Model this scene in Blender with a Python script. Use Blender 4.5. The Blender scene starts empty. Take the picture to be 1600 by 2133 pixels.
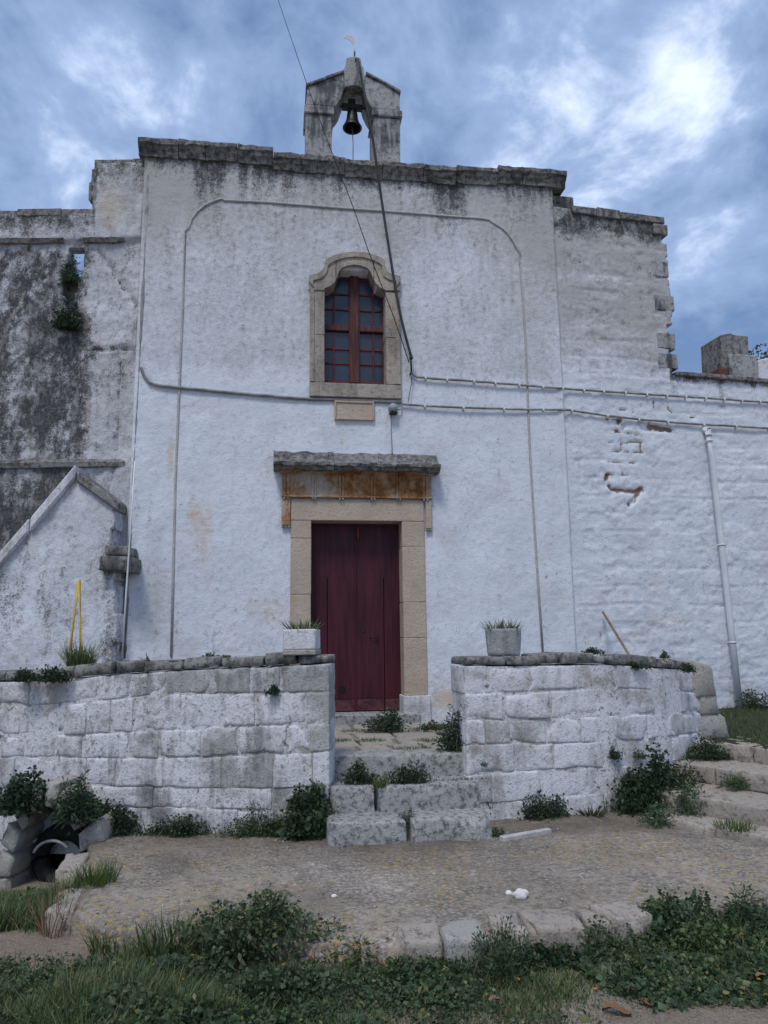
import bpy, bmesh, math, random
import numpy as np
from mathutils import Vector, Matrix

R = math.radians
SC = bpy.context.scene
COL = SC.collection
random.seed(7)
rng = np.random.default_rng(11)

# ------------------------------------------------------------------ camera, sky, sun, exposure
FPX, PITCH, YAW, ROLL = 1540.0, R(9.38), R(7.93), R(-0.66)
PW, PH = 1600.0, 2133.0
CAM = Vector((0.0, -9.2, 1.62))
_fw = Vector((math.sin(YAW)*math.cos(PITCH), math.cos(YAW)*math.cos(PITCH), math.sin(PITCH)))
_r = _fw.cross(Vector((0, 0, 1))).normalized(); _u = _r.cross(_fw)
_rt = _r*math.cos(ROLL) + _u*math.sin(ROLL)
_up = _u*math.cos(ROLL) - _r*math.sin(ROLL)
cd = bpy.data.cameras.new('camera'); cam = bpy.data.objects.new('camera', cd); COL.objects.link(cam)
cd.sensor_fit = 'VERTICAL'; cd.sensor_height = 24.0; cd.lens = FPX/PH*24.0
cd.clip_start = 0.05; cd.clip_end = 3000
M3 = Matrix((_rt, _up, -_fw)).transposed()
cam.matrix_world = Matrix.Translation(CAM) @ M3.to_4x4()
SC.camera = cam

SUN_EL, SUN_AZ = R(58), R(205)          # azimuth clockwise from +Y (behind the viewer's left shoulder)
wd = bpy.data.worlds.new('World'); SC.world = wd; wd.use_nodes = True
wn = wd.node_tree; wn.nodes.clear()
def wN(t, **k):
    n = wn.nodes.new(t)
    for a, b in k.items(): setattr(n, a, b)
    return n
def wmath(op, a, b=None):
    n = wN('ShaderNodeMath', operation=op)
    for i, v in enumerate((a, b)):
        if v is None: continue
        if hasattr(v, 'links'): wn.links.new(v, n.inputs[i])
        else: n.inputs[i].default_value = v
    return n.outputs[0]
sky = wN('ShaderNodeTexSky', sky_type='NISHITA', sun_disc=False)
sky.sun_elevation = SUN_EL; sky.sun_rotation = SUN_AZ; sky.air_density = 1.3; sky.dust_density = 1.2; sky.ozone_density = 1.6
tc = wN('ShaderNodeTexCoord'); sp = wN('ShaderNodeSeparateXYZ'); wn.links.new(tc.outputs['Generated'], sp.inputs[0])
zz = wmath('ADD', wmath('MAXIMUM', sp.outputs[2], 0.0), 0.22)
cb = wN('ShaderNodeCombineXYZ')
wn.links.new(wmath('DIVIDE', sp.outputs[0], zz), cb.inputs[0]); wn.links.new(wmath('DIVIDE', sp.outputs[1], zz), cb.inputs[1])
def wnoise(scale, detail, rough, loc, dist=0.0, stretch=(1, 1, 1), rot=0.0):
    mp = wN('ShaderNodeMapping'); mp.inputs['Location'].default_value = loc; mp.inputs['Scale'].default_value = stretch
    mp.inputs['Rotation'].default_value = (0, 0, rot)
    wn.links.new(cb.outputs[0], mp.inputs[0])
    n = wN('ShaderNodeTexNoise'); n.inputs['Scale'].default_value = scale; n.inputs['Detail'].default_value = detail
    n.inputs['Roughness'].default_value = rough; n.inputs['Distortion'].default_value = dist
    wn.links.new(mp.outputs[0], n.inputs['Vector']); return n.outputs['Fac']
def wramp(f, lo, hi):
    n = wN('ShaderNodeMapRange', interpolation_type='SMOOTHSTEP')
    n.inputs['From Min'].default_value = lo; n.inputs['From Max'].default_value = hi; wn.links.new(f, n.inputs['Value']); return n.outputs[0]
CLOUD_LOC = (5.45, 9.27, 0.0)
n1 = wnoise(1.35, 4, 0.5, CLOUD_LOC, 0.2, (1.1, 0.85, 1), R(25))
n2 = wnoise(4.6, 7, 0.60, (CLOUD_LOC[0]+4, CLOUD_LOC[1]+9, 0), 0.35, (1.1, 0.85, 1), R(-20))
n3 = wnoise(13.0, 5, 0.6, (CLOUD_LOC[0]+1, CLOUD_LOC[1]+2, 0), 0.2)
dens = wmath('ADD', wmath('ADD', wmath('MULTIPLY', n1, 0.56), wmath('MULTIPLY', n2, 0.34)), wmath('MULTIPLY', n3, 0.10))
soft = wramp(dens, 0.40, 0.60)
hot = wramp(dens, 0.535, 0.64)
def wmix(f, a, b):
    n = wN('ShaderNodeMix', data_type='RGBA')
    if hasattr(f, 'links'): wn.links.new(f, n.inputs[0])
    else: n.inputs[0].default_value = f
    for s, v in ((6, a), (7, b)):
        if hasattr(v, 'links'): wn.links.new(v, n.inputs[s])
        else: n.inputs[s].default_value = (*v, 1)
    return n.outputs[2]
SKY_S = 0.10
blue = wmix(0.7, sky.outputs[0], (0.72, 1.30, 2.75))
c1 = wmix(soft, blue, (2.5, 3.4, 5.2))
c2 = wmix(hot, c1, (6.0, 6.7, 8.1))
bg = wN('ShaderNodeBackground'); bg.inputs[1].default_value = SKY_S
wn.links.new(c2, bg.inputs[0]); ow = wN('ShaderNodeOutputWorld'); wn.links.new(bg.outputs[0], ow.inputs[0])

sd = bpy.data.lights.new('sun', 'SUN'); sd.energy = 1.15; sd.angle = R(14); sd.color = (1.0, 0.96, 0.9)
sun = bpy.data.objects.new('sun', sd); COL.objects.link(sun)
sdir = Vector((math.sin(SUN_AZ)*math.cos(SUN_EL), math.cos(SUN_AZ)*math.cos(SUN_EL), math.sin(SUN_EL)))
sun.rotation_euler = sdir.to_track_quat('Z', 'Y').to_euler(); sun.location = (0, -6, 14)
vs = SC.view_settings; vs.view_transform = 'Standard'; vs.look = 'None'; vs.exposure = 0.67; vs.gamma = 1.0; vs.use_curve_mapping = False

# ------------------------------------------------------------------ pixel of the photograph -> point on a plane of the place
def ray(px, py): return _fw*FPX + _rt*(px-PW/2) - _up*(py-PH/2)
def onZ(px, py, z=0.0):
    d = ray(px, py); return CAM + d*((z-CAM.z)/d.z)
class Frame:                       # an upright wall plane: u along it to the right, o outward, z up
    def __init__(s, ox, oy, ang):
        s.o = Vector((ox, oy, 0)); s.d = Vector((math.cos(ang), math.sin(ang), 0)); s.n = Vector((math.sin(ang), -math.cos(ang), 0))
    def pt(s, u, o, z):
        v = s.o + s.d*u + s.n*o; return Vector((v.x, v.y, z))
    def px(s, px, py, o=0.0):
        d = ray(px, py); q = s.o + s.n*o; t = (q-CAM).dot(s.n)/d.dot(s.n); p = CAM + d*t
        return ((p-s.o).dot(s.d), p.z)
    def grid(s, U, O, Z):
        return np.stack([s.o.x + U*s.d.x + O*s.n.x, s.o.y + U*s.d.y + O*s.n.y, Z], -1)
FA = Frame(0, 0, 0)                          # chapel front
FL = Frame(-1.85, 0.10, R(-7.9))             # old wall left of it
FR = Frame(3.75, 0.05, R(5.0))               # wing right of it

# ------------------------------------------------------------------ numpy noise
def _h(i, j, s):
    n = (i*374761393 + j*668265263 + s*1442695041) & 0xFFFFFFFF
    n = ((n ^ (n >> 13))*1274126177) & 0xFFFFFFFF
    return ((n ^ (n >> 16)) & 0xFFFF)/65535.0
def vn(x, y, s=0):
    x = np.asarray(x, float); y = np.asarray(y, float)
    i = np.floor(x).astype(np.int64); j = np.floor(y).astype(np.int64); a = x-i; b = y-j
    a = a*a*(3-2*a); b = b*b*(3-2*b)
    return (_h(i, j, s)*(1-a)+_h(i+1, j, s)*a)*(1-b) + (_h(i, j+1, s)*(1-a)+_h(i+1, j+1, s)*a)*b
def fbm(x, y, s=0, o=4, g=0.5):
    t = 0; a = 1; n = 0
    for k in range(o):
        t = t + a*vn(np.asarray(x)*2**k, np.asarray(y)*2**k, s+k*17); n += a; a *= g
    return t/n
def sst(x, a, b):
    t = np.clip((x-a)/(b-a), 0, 1); return t*t*(3-2*t)
def blob(U, Z, u, z, ru, rz): return np.exp(-((U-u)/ru)**2 - ((Z-z)/rz)**2)
def segs(U, Z, lst, w):
    m = np.zeros_like(U)
    for (a, b, c, d) in lst:
        L = (c-a)**2 + (d-b)**2 + 1e-9; t = np.clip(((U-a)*(c-a)+(Z-b)*(d-b))/L, 0, 1)
        q = np.hypot(U-a-t*(c-a), Z-b-t*(d-b)); m = np.maximum(m, 1-sst(q, w*.35, w))
    return m

# ------------------------------------------------------------------ objects
def tag(o, label=None, cat=None, group=None, kind=None):
    if label: o['label'] = label
    if cat: o['category'] = cat
    if group: o['group'] = group
    if kind: o['kind'] = kind
    return o
def link(o, parent=None):
    COL.objects.link(o)
    if parent is not None:
        o.parent = parent
        m = Matrix.Identity(4); p = parent
        while p is not None:
            m = p.matrix_basis if p.parent is None else m; p = p.parent
        o.matrix_parent_inverse = m.inverted() if parent.parent is None else Matrix.Identity(4)
    return o
def empty(name, loc, label=None, cat=None, group=None, parent=None):
    o = bpy.data.objects.new(name, None); o.empty_display_size = 0.2
    if parent is None: o.location = loc
    link(o, parent); o.matrix_basis = Matrix.Translation(loc) if parent is None else Matrix.Identity(4)
    return tag(o, label, cat, group)
def mesh(name, v, f, mat, parent=None, smooth=False, attrs=None):
    me = bpy.data.meshes.new(name)
    if isinstance(f, np.ndarray):
        v = np.asarray(v, np.float32); n, k = f.shape
        me.vertices.add(len(v)); me.vertices.foreach_set('co', v.ravel())
        me.loops.add(n*k); me.loops.foreach_set('vertex_index', f.ravel().astype(np.int32))
        me.polygons.add(n); me.polygons.foreach_set('loop_start', np.arange(0, n*k, k, dtype=np.int32))
        me.update(calc_edges=True)
    else:
        me.from_pydata([tuple(p) for p in v], [], [tuple(q) for q in f]); me.update()
    for a, d in (attrs or {}).items():
        at = me.attributes.new(a, 'FLOAT', 'POINT'); at.data.foreach_set('value', np.asarray(d, np.float32).ravel())
    if smooth: me.polygons.foreach_set('use_smooth', [True]*len(me.polygons))
    me.materials.append(mat)
    return link(bpy.data.objects.new(name, me), parent)
def from_bm(name, bm, mat, parent=None, smooth=False):
    bmesh.ops.recalc_face_normals(bm, faces=bm.faces)
    me = bpy.data.meshes.new(name); bm.to_mesh(me); bm.free()
    if smooth: me.polygons.foreach_set('use_smooth', [True]*len(me.polygons))
    me.materials.append(mat)
    return link(bpy.data.objects.new(name, me), parent)
def hexa(bm, c, bevel=0.0, seg=1):
    vs = [bm.verts.new(p) for p in c]
    fs = [bm.faces.new([vs[i] for i in q]) for q in ((0,1,2,3),(7,6,5,4),(0,4,5,1),(1,5,6,2),(2,6,7,3),(3,7,4,0))]
    if bevel > 0:
        es = list({e for f in fs for e in f.edges})
        bmesh.ops.bevel(bm, geom=es, offset=bevel, segments=seg, affect='EDGES', profile=0.5)
def fbox(name, F, u0, u1, o0, o1, z0, z1, mat, parent=None, bevel=0.006, jit=0.0, rnd=random):
    """a block in a wall frame"""
    bm = bmesh.new(); J = lambda: rnd.uniform(-jit, jit)
    c = [F.pt(u+J(), o+J(), z+J()) for (u, o, z) in ((u0,o0,z0),(u1,o0,z0),(u1,o0,z1),(u0,o0,z1),(u0,o1,z0),(u1,o1,z0),(u1,o1,z1),(u0,o1,z1))]
    hexa(bm, c, bevel); return from_bm(name, bm, mat, parent)
def fprism(name, F, poly, o0, o1, mat, parent=None, bevel=0.005):
    """outline in (u, z) given thickness from o0 to o1"""
    bm = bmesh.new()
    a = [bm.verts.new(F.pt(u, o0, z)) for u, z in poly]; b = [bm.verts.new(F.pt(u, o1, z)) for u, z in poly]
    bm.faces.new(a); bm.faces.new(b[::-1]); n = len(poly)
    for i in range(n): bm.faces.new((a[i], a[(i+1) % n], b[(i+1) % n], b[i]))
    if bevel: bmesh.ops.bevel(bm, geom=[e for e in bm.edges if e.calc_length() > bevel*2.5], offset=bevel, segments=1, affect='EDGES')
    return from_bm(name, bm, mat, parent)
def fprofile(name, F, u0, u1, prof, mat, parent=None, jit=0.0, nseg=1, rnd=random, bevel=0.004):
    """profile in (o, z) drawn along u"""
    bm = bmesh.new(); rows = []
    for k in range(nseg+1):
        u = u0+(u1-u0)*k/nseg
        rows.append([bm.verts.new(F.pt(u, o+rnd.uniform(-jit, jit)*.6, z+rnd.uniform(-jit, jit))) for o, z in prof])
    n = len(prof); bm.faces.new(rows[0]); bm.faces.new(rows[-1][::-1])
    for k in range(nseg):
        for i in range(n): bm.faces.new((rows[k][i], rows[k][(i+1) % n], rows[k+1][(i+1) % n], rows[k+1][i]))
    if bevel: bmesh.ops.bevel(bm, geom=[e for e in bm.edges if len(e.link_faces) == 2 and e.calc_face_angle(0) > .5 and e.calc_length() > .02], offset=bevel, segments=1, affect='EDGES', clamp_overlap=True)
    return from_bm(name, bm, mat, parent)
def rough_block(name, corners, mat, parent=None, seg=(8, 4, 4), amp=0.012, seed=0, rnd_edge=0.03, chip=0.0):
    """hand cut stone: a hexahedron with worn, rounded edges, an uneven surface and chipped arrises"""
    c = np.array([tuple(p) for p in corners], float); nx, ny, nz = seg; idx = {}; IJK = []; Fc = []
    dim = (np.linalg.norm(c[1]-c[0]), np.linalg.norm(c[4]-c[0]), np.linalg.norm(c[3]-c[0]))
    def vid(i, j, k):
        q = (i, j, k)
        if q not in idx: idx[q] = len(IJK); IJK.append(q)
        return idx[q]
    for j in (0, ny):
        for i in range(nx):
            for k in range(nz): Fc.append([vid(i,j,k), vid(i+1,j,k), vid(i+1,j,k+1), vid(i,j,k+1)])
    for i in (0, nx):
        for j in range(ny):
            for k in range(nz): Fc.append([vid(i,j,k), vid(i,j+1,k), vid(i,j+1,k+1), vid(i,j,k+1)])
    for k in (0, nz):
        for i in range(nx):
            for j in range(ny): Fc.append([vid(i,j,k), vid(i+1,j,k), vid(i+1,j+1,k), vid(i,j+1,k)])
    T = np.array(IJK, float)/np.array([nx, ny, nz])
    # crowd the grid towards the edges so the rounding is crisp
    T = T + .145*np.sin(2*np.pi*T)*-1*(np.array([nx, ny, nz]) > 2)
    a, b, g = T[:, 0:1], T[:, 1:2], T[:, 2:3]; p = np.zeros((len(T), 3))
    for w, (ia, ib, ig) in enumerate(((0,0,0),(1,0,0),(1,0,1),(0,0,1),(0,1,0),(1,1,0),(1,1,1),(0,1,1))):
        p += c[w]*((a if ia else 1-a)*(b if ib else 1-b)*(g if ig else 1-g))
    q = np.sort(np.minimum(T, 1-T)*np.array(dim), axis=1); cen = c.mean(0); dr = (cen-p)/np.linalg.norm(cen-p, axis=1, keepdims=True)
    x_, y_, z_ = p[:, 0], p[:, 1], p[:, 2]
    nn = fbm(x_*11+z_*7+seed*3.1, y_*11-z_*9+seed*1.7, seed, 4, .6)-.5
    ed = rnd_edge*(1+chip*3*sst(fbm(x_*8+z_*5+seed, y_*8-z_*6, seed+5, 2), .52, .72)) if chip else rnd_edge
    rd = np.clip(1-q[:, 1]/ed, 0, 1); p = p + dr*(rd*rd*ed*.55)[:, None] - dr*(nn*amp*2)[:, None]
    bm = bmesh.new(); vv = [bm.verts.new(t) for t in p]
    for f in Fc: bm.faces.new([vv[i] for i in f])
    return from_bm(name, bm, mat, parent, smooth=True)
def tube(name, pts, r, mat, parent=None, sides=6, cap=True, taper=None):
    P = [Vector(p) for p in pts]; V = []; Fc = []; n = len(P)
    for i, p in enumerate(P):
        t = (P[min(i+1, n-1)]-P[max(i-1, 0)]).normalized()
        a = t.cross(Vector((0, 0, 1)));
        if a.length < .05: a = t.cross(Vector((0, 1, 0)))
        a.normalize(); b = t.cross(a); rr = r*(1 if taper is None else 1+(taper-1)*i/(n-1))
        for k in range(sides):
            w = 2*math.pi*k/sides; V.append(p + a*math.cos(w)*rr + b*math.sin(w)*rr)
    for i in range(n-1):
        for k in range(sides): Fc.append((i*sides+k, i*sides+(k+1) % sides, (i+1)*sides+(k+1) % sides, (i+1)*sides+k))
    if cap: Fc += [tuple(range(sides))[::-1], tuple((n-1)*sides+k for k in range(sides))]
    return mesh(name, V, Fc, mat, parent, smooth=True)
def lathe(name, c, prof, mat, parent=None, n=24):
    V = []; Fc = []
    for r, z in prof:
        for k in range(n): V.append((c[0]+r*math.cos(2*math.pi*k/n), c[1]+r*math.sin(2*math.pi*k/n), c[2]+z))
    for i in range(len(prof)-1):
        for k in range(n): Fc.append((i*n+k, i*n+(k+1) % n, (i+1)*n+(k+1) % n, (i+1)*n+k))
    return mesh(name, V, Fc, mat, parent, smooth=True)
def mask_wall(name, F, u0, u1, z0, z1, step, keep, disp, depth, mat, parent=None, attrs=None):
    """a wall as a fine relief: cells where keep(u,z) holds, its edges returned back by depth"""
    nu = int(round((u1-u0)/step)); nz = int(round((z1-z0)/step))
    us = np.linspace(u0, u1, nu+1); zs = np.linspace(z0, z1, nz+1); U, Z = np.meshgrid(us, zs, indexing='ij')
    uc = (us[:-1]+us[1:])/2; zc = (zs[:-1]+zs[1:])/2; UC, ZC = np.meshgrid(uc, zc, indexing='ij')
    K = keep(UC, ZC); O = disp(U, Z)
    P = F.grid(U, O, Z).reshape(-1, 3); vid = np.arange((nu+1)*(nz+1)).reshape(nu+1, nz+1)
    I, J = np.nonzero(K)
    q = np.stack([vid[I, J], vid[I+1, J], vid[I+1, J+1], vid[I, J+1]], 1)
    sides = []
    Kp = np.pad(K, 1)
    for (di, dj, a, b) in ((-1, 0, (0, 1), (0, 0)), (1, 0, (1, 0), (1, 1)), (0, -1, (0, 0), (1, 0)), (0, 1, (1, 1), (0, 1))):
        m = K & ~Kp[1+di:1+di+nu, 1+dj:1+dj+nz]
        i, j = np.nonzero(m); sides.append(np.stack([vid[i+a[0], j+a[1]], vid[i+b[0], j+b[1]]], 1))
    s = np.concatenate(sides); N0 = len(P)
    B = F.grid(U, np.full_like(U, -depth), Z).reshape(-1, 3)
    allP = np.concatenate([P, B]); sf = np.stack([s[:, 0], s[:, 0]+N0, s[:, 1]+N0, s[:, 1]], 1)
    f = np.concatenate([q, sf]); used = np.unique(f); remap = np.zeros(len(allP), np.int64); remap[used] = np.arange(len(used))
    at = {}
    for k, fn in (attrs or {}).items():
        d = fn(U, Z).reshape(-1); at[k] = np.concatenate([d, d])[used]
    return mesh(name, allP[used], remap[f], mat, parent, smooth=True, attrs=at)

# ------------------------------------------------------------------ materials
class Mat:
    def __init__(s, name, rough=0.9, spec=0.25):
        s.m = bpy.data.materials.new(name); s.m.use_nodes = True; s.t = s.m.node_tree
        s.b = s.t.nodes['Principled BSDF']; s.b.inputs['Roughness'].default_value = rough
        s.b.inputs['Specular IOR Level'].default_value = spec
        s.co = s.t.nodes.new('ShaderNodeTexCoord').outputs['Object']
    def _in(s, sock, v):
        if hasattr(v, 'links'): s.t.links.new(v, sock)
        elif isinstance(v, (tuple, list)) and sock.type == 'RGBA': sock.default_value = (*v[:3], 1)
        else: sock.default_value = v
    def noise(s, scale, detail=4, rough=0.55, st=None, loc=(0, 0, 0), dist=0.0):
        vec = s.co
        if st or any(loc):
            mp = s.t.nodes.new('ShaderNodeMapping'); mp.inputs['Scale'].default_value = st or (1, 1, 1); mp.inputs['Location'].default_value = loc
            s.t.links.new(vec, mp.inputs[0]); vec = mp.outputs[0]
        n = s.t.nodes.new('ShaderNodeTexNoise'); s.t.links.new(vec, n.inputs['Vector'])
        n.inputs['Scale'].default_value = scale; n.inputs['Detail'].default_value = detail; n.inputs['Roughness'].default_value = rough; n.inputs['Distortion'].default_value = dist
        return n.outputs['Fac']
    def voro(s, scale, feature='F1', out='Distance', rnd=1.0):
        n = s.t.nodes.new('ShaderNodeTexVoronoi'); n.feature = feature; s.t.links.new(s.co, n.inputs['Vector']); n.inputs['Scale'].default_value = scale
        n.inputs['Randomness'].default_value = rnd
        return n.outputs[out]
    def rng(s, f, a, b, c=0.0, d=1.0):
        n = s.t.nodes.new('ShaderNodeMapRange'); n.interpolation_type = 'SMOOTHSTEP'; s._in(n.inputs['Value'], f)
        n.inputs['From Min'].default_value = a; n.inputs['From Max'].default_value = b; n.inputs['To Min'].default_value = c; n.inputs['To Max'].default_value = d
        return n.outputs[0]
    def math(s, op, a, b=0.0):
        n = s.t.nodes.new('ShaderNodeMath'); n.operation = op; s._in(n.inputs[0], a); s._in(n.inputs[1], b); return n.outputs[0]
    def mul(s, a, b): return s.math('MULTIPLY', a, b)
    def add(s, a, b): return s.math('ADD', a, b)
    def mix(s, f, a, b):
        n = s.t.nodes.new('ShaderNodeMix'); n.data_type = 'RGBA'; s._in(n.inputs[0], f); s._in(n.inputs[6], a); s._in(n.inputs[7], b); return n.outputs[2]
    def attr(s, name):
        n = s.t.nodes.new('ShaderNodeAttribute'); n.attribute_name = name; return n.outputs['Fac']
    def rand(s):
        return s.t.nodes.new('ShaderNodeObjectInfo').outputs['Random']
    def z(s):
        n = s.t.nodes.new('ShaderNodeSeparateXYZ'); s.t.links.new(s.co, n.inputs[0]); return n.outputs[2]
    def bump(s, h, dist=0.01, strength=1.0):
        n = s.t.nodes.new('ShaderNodeBump'); n.inputs['Distance'].default_value = dist; n.inputs['Strength'].default_value = strength
        s._in(n.inputs['Height'], h); s.t.links.new(n.outputs[0], s.b.inputs['Normal']); return s
    def out(s, col, rough=None):
        s._in(s.b.inputs['Base Color'], col)
        if rough is not None: s._in(s.b.inputs['Roughness'], rough)
        return s

def plaster(name, base, relief=1.0, top=None):
    """old lime plaster: whitewash, grey weathering ('grey'), black mould ('dirt'), bare beige ('ochre'), rust ('rust')"""
    m = Mat(name)
    n1 = m.noise(2.2, 5, .6); n2 = m.noise(14, 5, .65); n3 = m.noise(60, 3, .6); sv = m.noise(7, 5, .62, (1, 1, .16))
    col = m.mix(m.rng(n1, .3, .7), tuple(c*.86 for c in base), base)
    pt = m.noise(1.1, 6, .68, None, (6, 1, 3), .6); col = m.mix(m.rng(pt, .50, .535, 0, .28), col, (.74, .76, .80)); pq_ = m.noise(1.6, 6, .7, None, (1, 8, 2), .4); col = m.mix(m.rng(pq_, .57, .61, 0, .32), col, (.52, .50, .49))
    ck = m.t.nodes.new('ShaderNodeTexVoronoi'); ck.feature = 'DISTANCE_TO_EDGE'; ck.inputs['Scale'].default_value = .55
    wv = m.t.nodes.new('ShaderNodeVectorMath'); wv.operation = 'ADD'; nv = m.t.nodes.new('ShaderNodeTexNoise'); nv.inputs['Scale'].default_value = 3.0; nv.inputs['Detail'].default_value = 6; m.t.links.new(m.co, nv.inputs['Vector']); m.t.links.new(m.co, wv.inputs[0]); m.t.links.new(nv.outputs['Color'], wv.inputs[1]); m.t.links.new(wv.outputs[0], ck.inputs['Vector'])
    col = m.mix(m.mul(m.rng(ck.outputs['Distance'], .0, .006, 1, 0), m.rng(n1, .5, .62, 0, .55)), col, (.20, .19, .19))
    col = m.mix(m.mul(m.rng(n2, .46, .70), .38), col, (.47, .50, .56))
    col = m.mix(m.mul(m.rng(n3, .54, .72), m.rng(m.attr('grey'), .05, .5, .10, .55)), col, (.24, .235, .235))
    g = m.add(m.attr('grey'), m.mul(m.math('SUBTRACT', n2, .5), .9)); g = m.add(g, m.mul(m.math('SUBTRACT', sv, .5), .5))
    col = m.mix(m.rng(g, .15, .95, 0, .80), col, (.37, .355, .335))
    o = m.add(m.attr('ochre'), m.mul(m.math('SUBTRACT', n2, .5), .8))
    col = m.mix(m.rng(o, .25, .8, 0, .75), col, (.56, .44, .32))
    d = m.add(m.attr('dirt'), m.mul(m.math('SUBTRACT', sv, .5), 1.5)); d = m.add(d, m.mul(m.math('SUBTRACT', n2, .5), 1.6)); d = m.add(d, m.mul(m.math('SUBTRACT', n3, .5), 1.7)); n4 = m.noise(34, 5, .7, None, (3, 7, 1))
    dm = m.rng(d, .20, 1.15, 0, .95); col = m.mix(dm, col, m.mix(m.rng(n4, .38, .62), (.022, .022, .022), (.085, .083, .08)))
    col = m.mix(m.mul(m.mul(dm, m.rng(m.noise(9, 6, .72, (1, 1, .45), (5, 2, 2)), .50, .62)), .6), col, (.34, .335, .33))
    r = m.add(m.attr('rust'), m.mul(m.math('SUBTRACT', n3, .5), .9))
    col = m.mix(m.rng(r, .22, .95, 0, .9), col, (.20, .11, .068))
    h = m.add(m.mul(n2, .6), m.mul(n3, .25))
    return m.out(col).bump(h, .02*relief, .9).m
M = {}
M['wash'] = plaster('whitewashed_plaster', (.70, .74, .80))
M['oldwall'] = plaster('weathered_plaster', (.60, .63, .68), 1.6)
M['rough_wash'] = plaster('rough_whitewash', (.70, .74, .80), 1.2)

def stone(name, base, dark, lichen=None, dk=(.5, .72), sc=1.0, moss=0.0, wash=0.0, streak=0.0):
    m = Mat(name)
    n1 = m.noise(3.2*sc, 5, .6); n2 = m.noise(17*sc, 6, .68); n3 = m.noise(75*sc, 3, .6)
    col = m.mix(m.rng(n1, .3, .7), tuple(c*.82 for c in base), base)
    col = m.mix(m.mul(m.rand(), .3), col, tuple(c*.7 for c in base))
    if wash:
        w = m.add(m.noise(2.1, 5, .62, None, (4, 2, 7)), m.mul(m.math('SUBTRACT', n2, .5), .7)); w = m.add(w, m.mul(m.math('SUBTRACT', m.rand(), .5), .22))
        col = m.mix(m.rng(w, .60-.35*wash, .80-.35*wash, 0, .92), col, (.71, .715, .745))
    col = m.mix(m.rng(n2, dk[0], dk[1], 0, .85), col, dark)
    col = m.mix(m.mul(m.rng(n3, .57, .68), m.rng(n1, .38, .60, .2, .85)), col, tuple(c*.7 for c in dark))
    if streak:
        sv = m.noise(6, 6, .66, (1, 1, .14), (3, 3, 1)); s2 = m.noise(1.7, 4, .6, None, (8, 2, 5)); col = m.mix(m.mul(m.rng(m.add(sv, m.mul(m.math('SUBTRACT', s2, .5), .8)), .48, .70), streak), col, tuple(c*.8 for c in dark))
    if lichen:
        l = m.noise(9, 4, .7, None, (9, 1, 3)); col = m.mix(m.rng(l, .57, .72, 0, .8), col, lichen)
    if moss:
        l = m.noise(5, 5, .7, None, (1, 5, 3)); col = m.mix(m.rng(l, .62-.25*moss, .8-.2*moss, 0, .9), col, (.035, .045, .022))
    h = m.add(m.mul(n2, .7), m.mul(n3, .3))
    return m.out(col).bump(h, .022, .9).m
M['limestone'] = stone('worn_limestone', (.42, .40, .36), (.09, .088, .082), None, (.52, .74))
M['blocks'] = stone('whitewashed_block', (.47, .455, .43), (.13, .12, .11), None, (.52, .78), wash=.86, streak=.38)
M['blocks_left'] = stone('flaking_whitewash_block', (.42, .415, .40), (.10, .098, .095), None, (.48, .74), wash=.70, streak=.62)
M['coping'] = stone('mouldy_coping', (.30, .295, .28), (.05, .05, .046), None, (.43, .66), streak=.5)
M['cornice'] = stone('black_crusted_stone', (.30, .29, .275), (.045, .045, .043), None, (.40, .64), streak=.6)
M['gable'] = stone('grey_bell_gable_stone', (.42, .42, .42), (.06, .06, .06), None, (.47, .72), streak=.85)
M['beige'] = stone('beige_dressed_stone', (.53, .44, .35), (.27, .19, .13), (.45, .31, .19), (.56, .8))
m = Mat('rust_stained_stone'); n1 = m.noise(2.6, 4, .55, None, (1.3, 4, 2)); n2 = m.noise(24, 5, .65); n3 = m.noise(80, 3, .6); sv = m.noise(8, 5, .6, (1, 1, .2), (2, 0, 0))
col = m.mix(m.rng(n2, .35, .65), (.42, .35, .28), (.52, .45, .37)); r_ = m.add(m.add(n1, m.mul(m.math('SUBTRACT', n2, .5), .45)), m.mul(m.math('SUBTRACT', sv, .5), .5))
col = m.mix(m.rng(r_, .40, .62, 0, .9), col, (.34, .155, .045)); col = m.mix(m.rng(r_, .58, .72, 0, .8), col, (.15, .065, .025)); col = m.mix(m.rng(n3, .58, .70, 0, .5), col, (.12, .09, .06))
M['frieze'] = m.out(col).bump(m.add(n2, m.mul(n3, .4)), .02).m
M['winstone'] = stone('grimy_window_stone', (.47, .42, .36), (.11, .095, .08), (.38, .28, .18), (.50, .74), streak=.4)
M['kerb'] = stone('pale_kerb_stone', (.42, .37, .32), (.11, .10, .09), None, (.48, .70))
M['mortar'] = stone('dirty_mortar', (.30, .275, .24), (.05, .045, .04), None, (.44, .66))
M['brick'] = stone('old_brick', (.17, .075, .05), (.08, .045, .035), None, (.5, .72))
M['bead'] = stone('grimy_plaster_bead', (.50, .49, .48), (.27, .24, .21), None, (.5, .75))
M['joint'] = stone('patchy_joint_mortar', (.42, .39, .35), (.07, .058, .048), None, (.50, .68), 1.2, wash=.78)
M['steps'] = stone('weathered_step_stone', (.42, .42, .41), (.075, .075, .075), None, (.44, .66), 1.3)

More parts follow.
